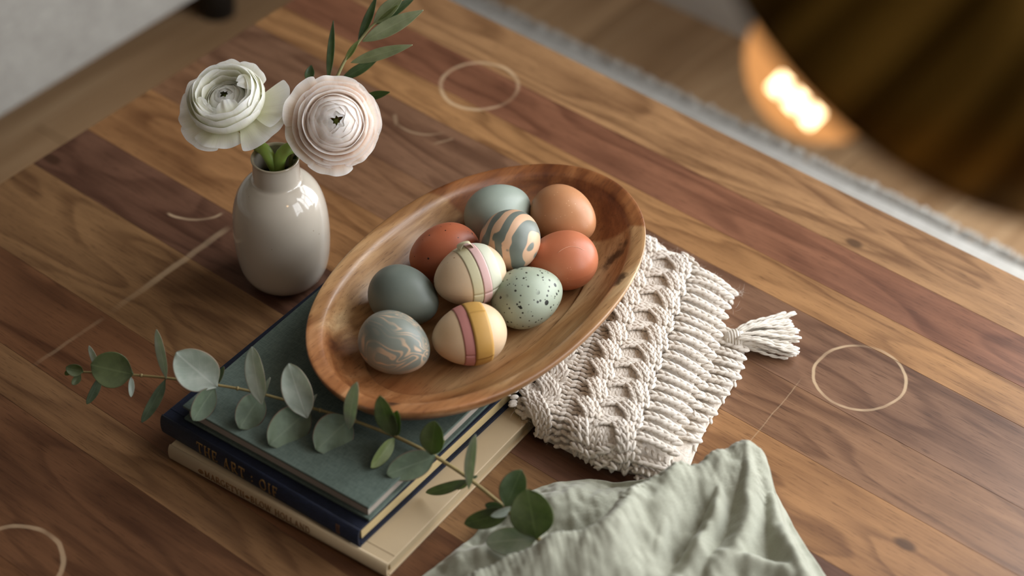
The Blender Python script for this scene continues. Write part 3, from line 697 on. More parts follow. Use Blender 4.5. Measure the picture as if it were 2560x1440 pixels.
def flower(name, label, center, axis, R_, mat, seed, style, stem_pts, roll=0.0):
    root = thing(name, label, 'flower', center, 'ranunculus stems in the bud vase')
    ax = Vector(axis).normalized(); q = ax.to_track_quat('Z', 'Y'); root.rotation_mode = 'QUATERNION'; root.rotation_quaternion = q @ Matrix.Rotation(roll, 3, 'Z').to_quaternion()
    r_ = random.Random(seed); H = R_*0.62; k = 0; ang = r_.uniform(0, 6)
    def dome(Rd, zc, th_rim, flare, ky=0.86):
        """profile running up the outside of a rounded bud to a rim at polar angle th_rim"""
        def f(v):
            th = math.radians(152)*(1-v)+th_rim*v; k = 1+flare*max(0, (v-0.72)/0.28)**2
            return Rd*math.sin(th)*k, zc+Rd*ky*math.cos(th)*(1+0.3*flare*max(0, (v-0.72)/0.28))
        return f
    if style == 'tight': Rd0, zc, rims = 0.60, 0.10, [4.5, 12, 22, 32, 43, 54, 65, 77]
    else: Rd0, zc, rims = 0.40, 0.04, [6, 16, 29, 43, 57]
    for li, th in enumerate(rims):
        n = 3 if li < 3 else 4
        for j in range(n):
            phi = ang + 2*PI*j/n + r_.uniform(-0.25, 0.25); w = (2*PI/n)*r_.uniform(1.35, 1.7)
            Rd = R_*(Rd0+0.014*li+0.005*j)*r_.uniform(0.98, 1.03)
            petal(root, mat, phi, w, dome(Rd, R_*zc, math.radians(th*r_.uniform(0.92, 1.06)), 0.08+0.05*r_.random()), seed*97+li*13+j, ruff=R_*0.006)
        ang += 2.39996
    if style == 'tight': cups = [(0.74, 0.40, 4), (0.84, 0.28, 5), (0.95, 0.12, 5), (1.03, -0.06, 6)]
    else: cups = [(0.50, 0.44, 4), (0.60, 0.56, 4), (0.69, 0.60, 4), (0.78, 0.50, 5), (0.88, 0.34, 5)]
    for li, (rr, hh, n) in enumerate(cups):
        for j in range(n):
            phi = ang + 2*PI*j/n + r_.uniform(-0.2, 0.2); w = (2*PI/n)*r_.uniform(1.3, 1.65); hz = R_*hh*r_.uniform(0.9, 1.08); rim = R_*rr*r_.uniform(0.97, 1.04)
            if style == 'tight': pts = [(R_*0.05, -R_*0.34), (rim*0.78, -R_*0.36), (rim*0.88, hz*0.7), (rim*1.02, hz)]
            else: pts = [(R_*0.05, -R_*0.22), (rim*0.98, -R_*0.22), (rim*1.10, hz*0.6), (rim*0.95, hz)]
            petal(root, mat, phi, w, lambda v, pts=pts: bez(pts, v), seed*53+li*17+j, ruff=R_*0.020)
        ang += 2.39996
    if style == 'open':     # big loose petals folded over the heart of the bloom
        for phi, rr, hh, ww in ((-0.75, 0.46, 0.62, 0.9), (-2.0, 0.50, 0.44, 1.1), (0.9, 0.44, 0.56, 0.8)):
            pts = [(R_*0.72, -R_*0.10), (R_*0.80, R_*0.30), (R_*0.66, R_*hh), (R_*rr*0.75, R_*hh)]
            petal(root, mat, phi-roll, ww, lambda v, pts=pts: bez(pts, v), seed*71+int(phi*10), ruff=R_*0.014)
    # loose guard petals
    guards = {'tight': [(0.2, 1.05, -0.05), (1.5, 1.10, 0.0), (2.5, 1.22, 0.10), (3.5, 1.16, -0.05), (4.5, 1.20, -0.15), (5.4, 1.06, -0.1)],
              'open': [(-0.25, 1.48, 0.10), (0.35, 1.42, 0.30), (-1.25, 1.12, -0.12), (-1.75, 1.20, -0.22), (-2.6, 1.14, -0.05), (2.9, 1.04, 0.30), (1.5, 1.02, 0.42), (2.2, 1.02, 0.42)]}[style]
    for gi, (phi, rr, hh) in enumerate(guards):
        pts = [(R_*0.04, -H*0.15), (R_*0.65, -H*0.12), (R_*rr*0.92, H*hh*0.6), (R_*rr, H*hh)]
        petal(root, mat, phi-roll, r_.uniform(0.95, 1.25), lambda v, pts=pts: bez(pts, v), seed*31+gi, ruff=R_*0.028)
    m_ = MB(); ez = R_*(0.50 if style == 'tight' else 0.33); m_.lathe([(0.0, ez), (R_*0.05, ez-R_*0.015), (R_*0.07, ez-R_*0.09), (R_*0.05, 0.0)], 16); m_.build('flower_eye', M['eye'], root)
    m_ = MB(); inv = (Matrix.Translation(Vector(tuple(map(float, center)))) @ root.rotation_quaternion.to_matrix().to_4x4()).inverted()
    sp = catmull(stem_pts, 24); m_.tube([np.array(inv @ Vector(tuple(p))) for p in sp], [0.0042+0.0006*math.sin(i/24*3) for i in range(25)], 12); m_.build('stem', M['stem'], root)
    # small sepals under the head
    for j in range(5):
        phi = 2*PI*j/5; pts = [(R_*0.05, -H*0.14), (R_*0.22, -H*0.16), (R_*0.34, -H*0.20), (R_*0.45, -H*0.26)]
        P_ = [[(rd*math.cos(phi+u*0.35*(1-v)), rd*math.sin(phi+u*0.35*(1-v)), h) for u in (-1, 0, 1)] for v in (0, .3, .6, .9) for rd, h in (bez(pts, v),)]
        m_ = MB(); m_.grid(P_); solid(m_.build('sepal', M['stem'], root), 0.0004)
    return root
M['petal_w'] = petal_mat('ivory_petal', '#f3f2de', '#fcfbf7', '#cdd08e'); M['petal_p'] = petal_mat('blush_petal', '#f8e1cd', '#fdf8f4', '#e4d6a2')
vd = depth_of([vb[0], vb[1], 0.06])
tocam = -(FWD)
f1c = at(572, 262, vd-0.045); f2c = at(838, 308, vd-0.060)
ax1 = tocam*0.80 + RIGHT*(-0.16) + DOWN*(-0.50); ax2 = tocam*0.97 + RIGHT*0.12 + DOWN*(-0.02)
vt = np.array([vb[0], vb[1], VH])
flower('ranunculus', 'ivory white ranunculus bloom leaning left out of the vase', f1c, ax1, 0.0352, M['petal_w'], 3, 'open',
       [f1c-ax1*0.004, f1c*0.6+(vt)*0.4 - ax1*0.016 + np.array([0, 0, -0.004]), vt+RIGHT*-0.006+np.array([0, 0, 0.004]), vt+RIGHT*0.004+np.array([0, 0, -0.03]), np.array([vb[0], vb[1], 0.03])+RIGHT*0.012])
flower('ranunculus', 'blush pink ranunculus bloom facing forward right of the white one', f2c, ax2, 0.0335, M['petal_p'], 8, 'tight',
       [f2c-ax2*0.004, f2c*0.55+vt*0.45 - ax2*0.018+np.array([0, 0, -0.002]), vt+RIGHT*0.006+tocam*0.003+np.array([0, 0, 0.003]), vt+RIGHT*0.000+np.array([0, 0, -0.03]), np.array([vb[0], vb[1], 0.03])-RIGHT*0.010])

# ================================================================ leaves (olive sprig, eucalyptus branch)
def leaf_mat(name, c0, c1, vein, rough=0.5, vein_amt=0.5, edge=None):
    g = NG(name, rough, spec=0.3, Subsurface_Weight=0.08, Subsurface_Radius=(0.002, 0.003, 0.001), Subsurface_Scale=1.0)
    a = g.n('ShaderNodeAttribute', attribute_name='pv'); s = g.sep(a.outputs['Vector'])
    c = g.mix(g.mr(g.noise(g.ob(), 70, 3), 0.3, 0.7), lin(c0), lin(c1))
    au = g.math('ABSOLUTE', g.math('SUBTRACT', s[0], 0.5))
    mid = g.mr(au, 0.012, 0.04, 1, 0)
    side = g.math('FRACT', g.math('ADD', g.math('MULTIPLY', s[1], 7.0), g.math('MULTIPLY', au, -5.0)))
    sv = g.math('MULTIPLY', g.math('MULTIPLY', g.mr(side, 0.0, 0.05), g.mr(side, 0.06, 0.12, 1, 0)), 0.45)
    c = g.mix(g.math('MULTIPLY', g.math('MAXIMUM', mid, sv), vein_amt), c, lin(vein))
    if edge: c = g.mix(g.mr(au, 0.47, 0.5, 0, 0.8), c, lin(edge))
    g.set('Base Color', c); g.bump(g.math('ADD', g.noise(g.ob(), 250, 2), g.math('MULTIPLY', mid, -0.6)), 0.12, 0.0006)
    t = g.n('ShaderNodeBsdfTranslucent'); g.lk(c, t.inputs[0]); mx = g.n('ShaderNodeMixShader'); mx.inputs[0].default_value = 0.15
    g.t.links.new(g.b.outputs[0], mx.inputs[1]); g.t.links.new(t.outputs[0], mx.inputs[2]); g.t.links.new(mx.outputs[0], g.out.inputs[0])
    return g.m
LM = {'pale': leaf_mat('eucalyptus_pale', '#99a598', '#b3bcb0', '#c9d0c5', 0.6, 0.5, '#93806f'), 'dark': leaf_mat('eucalyptus_dark', '#4d5a47', '#62705a', '#75806a', 0.5, 0.4, '#6d4d42'),
      'green': leaf_mat('eucalyptus_green', '#41482f', '#555d3d', '#69724f', 0.42, 0.4), 'olive': leaf_mat('olive_upper', '#2d3a22', '#3f4d30', '#5b6647', 0.4, 0.35), 'silver': leaf_mat('olive_under', '#848a6c', '#989e80', '#a9ad90', 0.6, 0.4),
      'mid': leaf_mat('olive_young', '#5f6b3c', '#7a8450', '#8f9866', 0.5, 0.4)}
def leaf(par, base, tip, width, mat, roll=0.0, cup=0.10, bend=0.0, kind='round', name='leaf', petiole=0.10):
    base, tip = np.asarray(base, float), np.asarray(tip, float); u = tip-base; L = np.linalg.norm(u); u /= L
    view = (base+tip)/2-CAM; view /= np.linalg.norm(view)
    s = np.cross(view, u); s /= np.linalg.norm(s); n = np.cross(s, u); n /= np.linalg.norm(n)
    if n @ view > 0: n = -n
    sd = s*math.cos(roll)+n*math.sin(roll); nn = n*math.cos(roll)-s*math.sin(roll)
    P_ = []; uv = []; nv, nu = 14, 9
    for j in range(nv):
        v = j/(nv-1)
        if kind == 'round': w = (max(0.0, math.sin(PI*min(1, max(0, (v-petiole*0.6)/(1-petiole*0.6)))**0.90))**0.52)
        else: w = max(0.0, math.sin(PI*v**0.92))**0.85
        w = max(w, 0.035)*width/2
        if v > 0.999: w = 0.0002
        row = []
        for i in range(nu):
            t = 2*i/(nu-1)-1
            row.append(base+u*L*v + sd*w*t + nn*(cup*width*(t*t-0.35)*math.sin(PI*v)**0.7 + bend*L*4*v*(1-v) + 0.012*width*math.sin(v*9+t*4)))
            uv.append((t*0.5+0.5, v, 0))
        P_.append(row)
    pl = np.array(par.location); P_ = [[p-pl for p in r] for r in P_]
    m_ = MB(); m_.grid(P_); o = m_.build(name, LM[mat], par)
    at_ = o.data.attributes.new('pv', 'FLOAT_VECTOR', 'POINT'); at_.data.foreach_set('vector', np.array(uv, float).ravel())
    sub(solid(o, 0.00035, 0), 1); return o

olive = thing('olive_sprig', 'slender olive sprig with narrow grey-green leaves behind the blooms in the vase', 'sprig', (vb[0], vb[1], 0.06))
od = vd-0.02
def oz(px, py, k=0.0): return at(px, py, od+k)
sp = [np.array([vb[0], vb[1], 0.02])+RIGHT*0.012, vt+RIGHT*0.012+FWD*0.004, oz(800, 290), oz(835, 210), oz(863, 150), oz(897, 104), oz(928, 66), oz(962, 36), oz(1000, -30)]
M['twig'] = plain('olive_twig', '#7d7a52', 0.6, 0.3, 0.15, 120)
m_ = MB(); pts = [p-np.array(olive.location) for p in catmull(sp, 40)]; m_.tube(pts, [0.0016-0.0009*i/40 for i in range(41)], 8); m_.build('stem', M['twig'], olive)
PXM = od/FPX
for (b, t, w, mt, kb, kt, roll) in [
    ((820, 205), (833, 50), 19, 'olive', 0, 0.01, 0.2), ((770, 205), (778, 162), 25, 'olive', 0.01, 0.02, 0.1), ((895, 104), (942, -12), 22, 'olive', 0, 0.01, 0.3),
    ((905, 104), (1059, 25), 42, 'silver', 0, -0.015, 0.1), ((876, 157), (1032, 112), 31, 'silver', 0, -0.02, 0.15), ((852, 200), (945, 148), 27, 'olive', 0.01, 0.01, 0.2),
    ((900, 247), (975, 230), 22, 'olive', 0.01, 0.0, 0.2), ((934, 58), (1010, -12), 38, 'silver', 0, -0.01, 0.3), ((936, 62), (1040, -8), 26, 'olive', 0.005, 0.01, 0.2),
    ((861, 154), (899, 98), 15, 'mid', 0, -0.004, 0.3), ((945, 52), (995, 12), 9, 'mid', -0.002, -0.012, 0.2), ((700, 262), (728, 250), 9, 'mid', 0.01, 0.0, 0.2), ((724, 352), (714, 308), 8, 'mid', -0.01, -0.012, 0.2),
    ((742, 402), (762, 374), 8, 'olive', -0.015, -0.02, 0.2), ((730, 398), (752, 385), 9, 'olive', -0.015, -0.02, 0.1)]:
    leaf(olive, oz(*b, kb), oz(*t, kt), w*PXM/math.cos(roll), mt, roll, 0.12, 0.05*random.uniform(-1, 1), 'lance')

euc = thing('eucalyptus_branch', 'cut eucalyptus branch with round grey-green leaves lying across the books', 'branch', tuple(on(760, 1015, ZG)))
eo = np.array(euc.location)
ES = [(200, 930, .050), (248, 932, .053), (328, 937, .057), (415, 945, .060), (539, 962, .061), (626, 978, .059), (727, 1004, .057), (777, 1019, .056), (869, 1046, .055), (960, 1080, .054), (989, 1091, .053), (1082, 1138, .050), (1169, 1194, .046), (1262, 1269, .040), (1283, 1292, .039), (1341, 1344, .036), (1378, 1373, .034)]
esp = catmull([on(x, y, z) for x, y, z in ES], 90)
M['etwig'] = plain('eucalyptus_twig', '#8a7a50', 0.55, 0.35, 0.25, 90)
m_ = MB(); m_.tube([p-eo for p in esp], [0.0008+0.0008*i/90 for i in range(91)], 10); m_.build('stem', M['etwig'], euc)
for i in (13, 19, 26, 33, 41, 46, 55, 62, 68, 74):
    m_ = MB(); m_.tube([esp[i]-(esp[i+1]-esp[i])*0.25-eo, esp[i]-eo, esp[i]+(esp[i+1]-esp[i])*0.25-eo], [0.0009+0.0008*i/90, 0.0015+0.0009*i/90, 0.0009+0.0008*i/90], 8); m_.build('node', M['etwig'], euc)
EP = 1.62/FPX
for (bx, by, bz, tx, ty, tz, w, mt, roll, cup, bend) in [
    (209, 929, .052, 164, 919, .058, 32, 'green', 0.3, .18, .05), (202, 936, .050, 180, 962, .046, 20, 'green', 0.3, .15, 0), (176, 925, .055, 163, 938, .05, 14, 'green', .2, .1, 0),
    (250, 931, .054, 222, 864, .072, 17, 'pale', 0.5, .1, 0), (334, 936, .058, 226, 911, .066, 92, 'green', 0.15, .10, .04), (252, 938, .053, 217, 1011, .030, 24, 'dark', 0.5, .1, .05),
    (327, 941, .056, 328, 993, .040, 16, 'pale', 0.6, .15, 0), (416, 948, .060, 391, 823, .092, 24, 'pale', 0.75, .10, 0), (414, 947, .060, 354, 1057, .028, 30, 'dark', 0.5, .1, .03),
    (543, 968, .061, 440, 880, .090, 104, 'pale', 0.2, .10, .06), (537, 968, .060, 482, 1052, .0485, 56, 'dark', 0.5, .08, 0), (541, 962, .061, 560, 916, .074, 15, 'dark', 0.6, .1, 0),
    (655, 1012, .060, 630, 866, .094, 48, 'pale', 0.5, .10, .05), (655, 984, .059, 598, 1072, .0485, 76, 'dark', 0.25, .06, 0), (664, 988, .059, 676, 943, .072, 9, 'pale', 0.8, .1, .1),
    (768, 1046, .058, 722, 908, .092, 74, 'pale', 0.25, .10, .05), (776, 1022, .056, 672, 1113, .0490, 96, 'dark', 0.1, .05, 0), (778, 1018, .056, 793, 985, .066, 8, 'pale', 0.8, .1, .1),
    (872, 1074, .060, 893, 955, .110, 34, 'pale', 0.6, .10, .04), (878, 1044, .055, 790, 1126, .0490, 102, 'dark', 0.1, .05, 0),
    (984, 1090, .056, 950, 988, .108, 48, 'green', 0.4, .14, .05), (990, 1090, .055, 994, 1026, .092, 27, 'green', 0.5, .12, .03), (987, 1092, .053, 998, 1060, .064, 12, 'pale', 0.6, .1, 0), (987, 1094, .053, 927, 1170, .0490, 34, 'mid', 0.5, .12, .03),
    (1078, 1138, .053, 1088, 1052, .082, 60, 'green', 0.3, .14, .04), (1090, 1140, .051, 966, 1186, .0490, 70, 'dark', 0.2, .06, .02), (1086, 1138, .052, 1112, 1100, .060, 10, 'mid', 0.5, .1, 0),
    (1172, 1224, .047, 1189, 1086, .084, 27, 'pale', 0.6, .18, .04), (1172, 1198, .046, 1064, 1232, .018, 28, 'dark', 0.4, .1, .06), (1172, 1200, .045, 1142, 1224, .026, 16, 'dark', 0.4, .1, 0), (1178, 1196, .046, 1194, 1190, .048, 8, 'dark', 0.2, .1, 0),
    (1264, 1270, .041, 1304, 1174, .066, 66, 'dark', 0.25, .12, .03), (1262, 1272, .040, 1212, 1262, .042, 26, 'dark', .5, .1, 0), (1276, 1278, .040, 1160, 1310, .030, 48, 'green', 0.35, .12, .03), (1292, 1268, .042, 1226, 1290, .040, 22, 'pale', 0.5, .14, .03),
    (1342, 1348, .038, 1318, 1222, .072, 104, 'green', 0.15, .10, .04), (1342, 1346, .036, 1214, 1356, .0275, 70, 'pale', 0.35, .12, .02)]:
    leaf(euc, on(bx, by, bz), on(tx, ty, tz), w*EP/math.cos(roll)*1.02, mt, roll, cup, bend)

# ================================================================ cable-knit textile
M['wool'] = None
def wool_mat():
    g = NG('cream_wool', 0.95, spec=0.1, Sheen_Weight=0.25, Sheen_Roughness=0.5); o = g.ob()
    f = g.noise(g.vmath('MULTIPLY', o, (900, 900, 900)), 1.0, 3, 0.6); b = g.noise(o, 160, 3)
    g.set('Base Color', g.mix(g.mr(g.math('ADD', g.math('MULTIPLY', f, 0.5), g.math('MULTIPLY', b, 0.5)), 0.3, 0.7), lin('#c9bdae'), lin('#e7dfd5')))
    g.bump(f, 0.5, 0.0006); return g.m
M['wool'] = wool_mat()
H0 = np.array([0.1466, 0.0975]); H1 = np.array([0.2393, -0.1041]); KV = (H1-H0)/float(np.linalg.norm(H1-H0)); VL = 0.206; KU = np.array([-KV[1], KV[0]])
if KU[0] < 0: KU = -KU
UMIN = -0.205
knit = thing('cable_knit_throw', 'folded cream cable-knit textile with ribbed hem under the right side of the bowl', 'knitwear', (H0[0], H0[1], 0.0))
knit.rotation_euler = (0, 0, math.atan2(KU[1], KU[0]))
SGN = 1.0 if (KU[0]*KV[1]-KU[1]*KV[0]) > 0 else -1.0      # local y axis vs. the v direction
def v_range(u):
    a = 0.44*min(0, u) if u > -0.085 else -0.0374-0.10*(-u-0.085)
    b = VL + 0.001 + 0.37*min(0, u+0.06)
    return a, b
def ktop(u, v):
    """height of the knit's upper face in local (u, v)"""
    a, b = v_range(u); e = min(v-a, b-v); edge = min(1.0, max(0.0, e)/0.016); rnd = math.sqrt(max(0.0, 1-(1-edge)**2))
    hem = min(1.0, max(0.0, (0.004-u))/0.050); h = 0.0175 + 0.0105*math.sin(min(1, hem)*PI/2)
    lump = 0.0012*mnoise.noise(Vector((u*28, v*28, 3.1)))
    cap = 0.0318
    return max(0.0025, min(cap, 0.003+(h-0.003)*rnd+lump*rnd))
def kpt(u, v, dz=0.0):
    p = np.array([u, SGN*v, ktop(u, v)+dz]); x_, y_ = H0[0]+KU[0]*u+KV[0]*v, H0[1]+KU[1]*u+KV[1]*v
    if y_ < -0.066 and x_ < 0.130:            # the knit climbs onto the edge of the book stack
        t = min(1, max(0, (0.130-x_)/0.03)); t = t*t*(3-2*t); lo = 0.0165+0.021*min(1, max(0, (0.106-x_)/0.010)); p[2] = max(p[2], p[2]*(1-t)+lo*t)
    return p
# inner body that fills the fold
P_ = []
for i in range(61):
    u0_ = UMIN + (0.0-UMIN)*i/60; a, b = v_range(u0_); row = []
    for j in range(61):
        v = a+0.005 + (b-a-0.011)*j/60; u = u0_ - (0.005+0.003*min(1, max(0, v/0.09)))*(i/60)**4; p = kpt(u, v, -0.0050-0.003*(i/60)**6); p[2] = max(p[2], 0.0012); 
        if j in (0, 60) or i == 60: p[2] = 0.0006
        row.append(p)
    P_.append(row)
body_P = P_
# unit yarn lobe
lob_v, lob_f = [], []
NL, NS = 7, 6
for i in range(NL):
    t = -1+2*i/(NL-1); r = max(0.06, (1-abs(t)**2.6))**0.5
    for k in range(NS): lob_v.append((t, r*math.cos(2*PI*k/NS), r*math.sin(2*PI*k/NS)))
for i in range(NL-1):
    for k in range(NS): k2 = (k+1) % NS; lob_f.append((i*NS+k, i*NS+k2, (i+1)*NS+k2, (i+1)*NS+k))
lob_f += [tuple(range(NS-1, -1, -1)), tuple((NL-1)*NS+k for k in range(NS))]
lob_v = np.array(lob_v)
class Lobes:
    def __init__(s): s.V = []; s.F = []; s.n = 0
    def add(s, c, d, nrm, hl, r, flat=0.72):
        if in_stack(c) or (over_cream(c) and c[2] < ZC+0.0035): return
        d = d/np.linalg.norm(d); sd = np.cross(nrm, d); sd /= np.linalg.norm(sd); nn = np.cross(d, sd)
        s.V.append(c + np.outer(lob_v[:, 0]*hl, d) + np.outer(lob_v[:, 1]*r, sd) + np.outer(lob_v[:, 2]*r*flat, nn)); s.F.append(s.n); s.n += 1
    def build(s, name, par):
        V = np.concatenate(s.V); nv = len(lob_v); F = [tuple(i+nv*k for i in f) for k in range(s.n) for f in lob_f]
        return obj(name, mesh(name, V, F), M['wool'], par)
SW, SHT = 0.0050, 0.0042
def vstitch(lb, c, along, nrm, w=SW, h=SHT, bulge=0.0):
    along = along/np.linalg.norm(along); side = np.cross(nrm, along); side /= np.linalg.norm(side)
    for sg in (-1, 1):
        j = rng.normal(0, 0.00010, 3)
        lb.add(c + side*sg*w*0.24 + j, along*0.94 - side*sg*0.33, nrm + side*sg*0.3, h*0.92, w*0.31*rng.uniform(0.92, 1.08))
UP = np.array([0, 0, 1.0])
def kworld(p): return H0[0]+KU[0]*p[0]+KV[0]*p[1]*SGN, H0[1]+KU[1]*p[0]+KV[1]*p[1]*SGN
def in_stack(p):            # would lie inside the navy / green books
    x_, y_ = kworld(p); return y_ < -0.066 and (x_ < 0.093 or (x_ < 0.099 and p[2] < ZN+0.0012))
def over_cream(p):
    x_, y_ = kworld(p); return x_ < 0.124 and y_ < -0.062
for row in body_P:
    for p in row:
        if over_cream(p): p[2] = max(p[2], ZC+0.0012)
m_ = MB(); m_.grid(body_P); m_.f = [f for f in m_.f if not any(in_stack(m_.v[i]) for i in f)]
m_.build('fabric_body', M['wool'], knit)
def surf_n(u, v):
    e = 0.003; a = kpt(u+e, v)-kpt(u-e, v); b = kpt(u, v+e)-kpt(u, v-e); n = np.cross(a, b); n /= np.linalg.norm(n)
    return n if n[2] > 0 else -n
# columns measured inwards from the hem: ribs, purl gutter, broad plait, purl gutter, rope, purl ground
RIB_U = -0.032
def step(u, v):
    s_ = (ktop(u, v+0.001)-ktop(u, v-0.001))/0.002; return 1/math.sqrt(1+min(s_*s_, 16))
def wale(lb, ufun, hfun, v0, v1, w=SW, h=SHT):
    v = v0
    while v < v1:
        u = ufun(v); a, b = v_range(u)
        if a+0.0006 < v < b-0.0002:
            n = surf_n(u, v); p = kpt(u, v)+n*hfun(v); q = kpt(ufun(v+0.003), v+0.003)+n*hfun(v+0.003)
            vstitch(lb, p, q-p, n, w, h)
        du = (ufun(v+0.001)-ufun(v-0.001))/0.002; v += h*step(u, v)/math.sqrt(1+du*du)
def purl(lb, u0, u1, dz=-0.0012):
    u = u0; k = 0
    while u > u1:
        a, b = v_range(u); v = a+0.001+(k % 2)*0.0012
        while v < b-0.0004:
            n = surf_n(u, v); c = kpt(u, v, dz)+rng.normal(0, 0.0003, 3)
            lb.add(c, np.array([1, 0.45*(1 if k % 2 else -1), 0.0]), n, 0.0033, 0.0019); v += 0.0044*step(u, v)
        u -= 0.0043; k += 1
lb = Lobes(); purl(lb, RIB_U-0.001, RIB_U-0.0055); tag(lb.build('purl_gutter', knit), kind='stuff')
# broad cable panel: plain wales with S-shaped twists crossing over both of its sides
PC = RIB_U-0.0055-0.0215
lb = Lobes()
for q in range(-4, 5):
    wale(lb, lambda v, q=q: PC+q*SW*0.95, lambda v, q=q: 0.0016, -0.06, VL+0.002)
tag(lb.build('stocking_panel', knit), kind='stuff')
def twist(name, pts, hmax, nw, h0=0.0010):
    lb = Lobes(); path = catmull([np.array(p) for p in pts], 30); L = [0.0]
    for p, q in zip(path[:-1], path[1:]): L.append(L[-1]+float(np.linalg.norm(q-p)))
    for k in range(nw):
        o_ = (k-(nw-1)/2); crown = 0.0016*(1-(o_/(nw*0.55))**2); d = 0.0
        while d < L[-1]:
            t = d/L[-1]; p = np.array([np.interp(d, L, [q[c] for q in path]) for c in (0, 1)]); d2 = min(L[-1], d+0.001); q = np.array([np.interp(d2, L, [r[c] for r in path]) for c in (0, 1)])
            tg = (q-p); n2 = np.linalg.norm(tg)
            if n2 < 1e-7: break
            tg /= n2; pr = np.array([-tg[1], tg[0]]); u, v = p+pr*o_*SW*0.80; a, b = v_range(u)
            if a+0.001 < v < b-0.0008 and u < RIB_U-0.001:
                n = surf_n(u, v); hh = h0+hmax*max(0.0, math.sin(PI*min(1, max(0, t))))**0.55+crown
                c0 = kpt(u, v)+n*hh; dz = 0.0
                vstitch(lb, c0, np.array([tg[0], SGN*tg[1], 0.0])-n*float(np.array([tg[0], SGN*tg[1], 0.0]) @ n), n)
            d += SHT*0.95
    if lb.n: lb.build(name, knit)
v = -0.052; k = 0
while v < VL:
    j = 0.0012*math.sin(k*2.3)
    twist('cable_twist', [(PC+0.0085, v+0.000), (PC+0.0105+j, v+0.004), (PC+0.0150, v+0.011), (PC+0.0175, v+0.017), (PC+0.0185+j, v+0.023)], 0.0050, 3)
    twist('cable_twist', [(PC-0.0215, v+0.004), (PC-0.0195+j, v+0.008), (PC-0.0150, v+0.015), (PC-0.0125, v+0.021), (PC-0.0115+j, v+0.027)], 0.0046, 3)
    twist('cable_crossing', [(PC-0.0110, v+0.0265), (PC-0.003, v+0.0235), (PC+0.004, v+0.0225), (PC+0.0095, v+0.0200)], 0.0020, 2, 0.0012)
    v += 0.0212; k += 1
g2 = PC-0.022
lb = Lobes(); purl(lb, g2, g2-0.020); tag(lb.build('purl_gutter', knit), kind='stuff')
RC = g2-0.020-0.013
for k in range(2):
    lb = Lobes(); ph = PI*k
    for q in range(3):
        o_ = (q-1)*SW*0.9
        wale(lb, lambda v, o_=o_: RC+0.0075*math.sin(2*PI*v/0.044+ph)+o_, lambda v: 0.0018+0.0030*math.cos(2*PI*v/0.044+ph), -0.06, VL)
    lb.build('rope_strand', knit)
lb = Lobes(); purl(lb, RC+0.012, UMIN+0.004); tag(lb.build('purl_ground', knit), kind='stuff')
# ribbed hem: each rib a raised wale running out to the edge, upper layer and the layer below
RS = 0.0112
def rib(u0, u1, vv, lift, name, zf, slope=0.0):
    lb = Lobes(); u = u0; n_ = 0
    while u < u1:
        v = vv + slope*(u-u0) + 0.0007*math.sin(u*160+vv*90); z = zf(u, v); t = (u-u0)/(u1-u0)
        c = np.array([u, SGN*v, z+lift*math.sin(PI*min(1, max(0.06, t*0.9+0.08)))**0.5])
        vstitch(lb, c, np.array([1.0, SGN*slope, -0.02-0.12*t]), UP, 0.0066, 0.0052)
        # sunken purl bumps in the furrow beside the rib
        lb.add(np.array([u, SGN*(v+RS/2), z-0.0020])+rng.normal(0, .0002, 3), np.array([0.35, SGN*1.0, 0]), UP, 0.0036, 0.0014); u += 0.0050
    lb.build('rib', knit)
v = -0.012
while v < VL-0.010:
    rib(RIB_U, 0.001-0.004*min(1, max(0, v/0.19)), v, 0.0046, 'rib', lambda u, v: ktop(min(u, 0.0), v)-0.0006, 0.16); v += RS
for q_, (dv, zz) in enumerate(((-0.0048, 0.0165), (-0.0012, 0.0105), (0.0004, 0.0050))): rib(RIB_U+0.002*q_, -0.003, VL+dv, 0.0020, 'rib', lambda u, v, zz=zz: zz, 0.20)
def low_z(u, v): return 0.0075+0.0018*mnoise.noise(Vector((u*40, v*40, 9)))
P_ = []
for i in range(13):
    u = -0.02+0.042*i/12; row = []
    for j in range(41):
        v = 0.040+(VL-0.040)*j/40; lim = 0.004+0.017*math.exp(-((v-0.068)/0.062)**2)
        uu = min(u, lim-0.001); row.append((uu, SGN*v, 0.0072 if (0 < j < 40 and u < lim-0.003) else 0.0008))
    P_.append(row)
m_ = MB(); m_.grid(P_); m_.build('under_layer', M['wool'], knit)
v = 0.042
while v < VL-0.004:
    lim = 0.004+0.017*math.exp(-((v-0.068)/0.062)**2)
    if lim > 0.0055: rib(-0.006, lim, v, 0.0026, 'rib', low_z, 0.16)
    v += RS*0.96
# soft halo of loose fibres
m_ = MB(); r_ = random.Random(5)
for i in range(1500):
    u = r_.uniform(-0.15, 0.008); a, b = v_range(min(u, 0)); v = r_.uniform(a, b) if r_.random() < 0.6 else (a+abs(r_.gauss(0, 0.006)) if r_.random() < 0.5 else b-abs(r_.gauss(0, 0.006)))
    p = kpt(min(u, 0.0), v, 0.003); p[0] = u; d = np.array([r_.gauss(0, 1), r_.gauss(0, 1), abs(r_.gauss(0.5, 0.5))]); d /= np.linalg.norm(d); L = r_.uniform(0.003, 0.009)
    m_.tube([p, p+d*L*0.5, p+d*L+np.array([r_.gauss(0, .0012), r_.gauss(0, .0012), -0.0006])], [0.00006, 0.00005, 0.00003], 3, False)
tag(m_.build('loose_fibres', M['wool'], knit), kind='stuff')

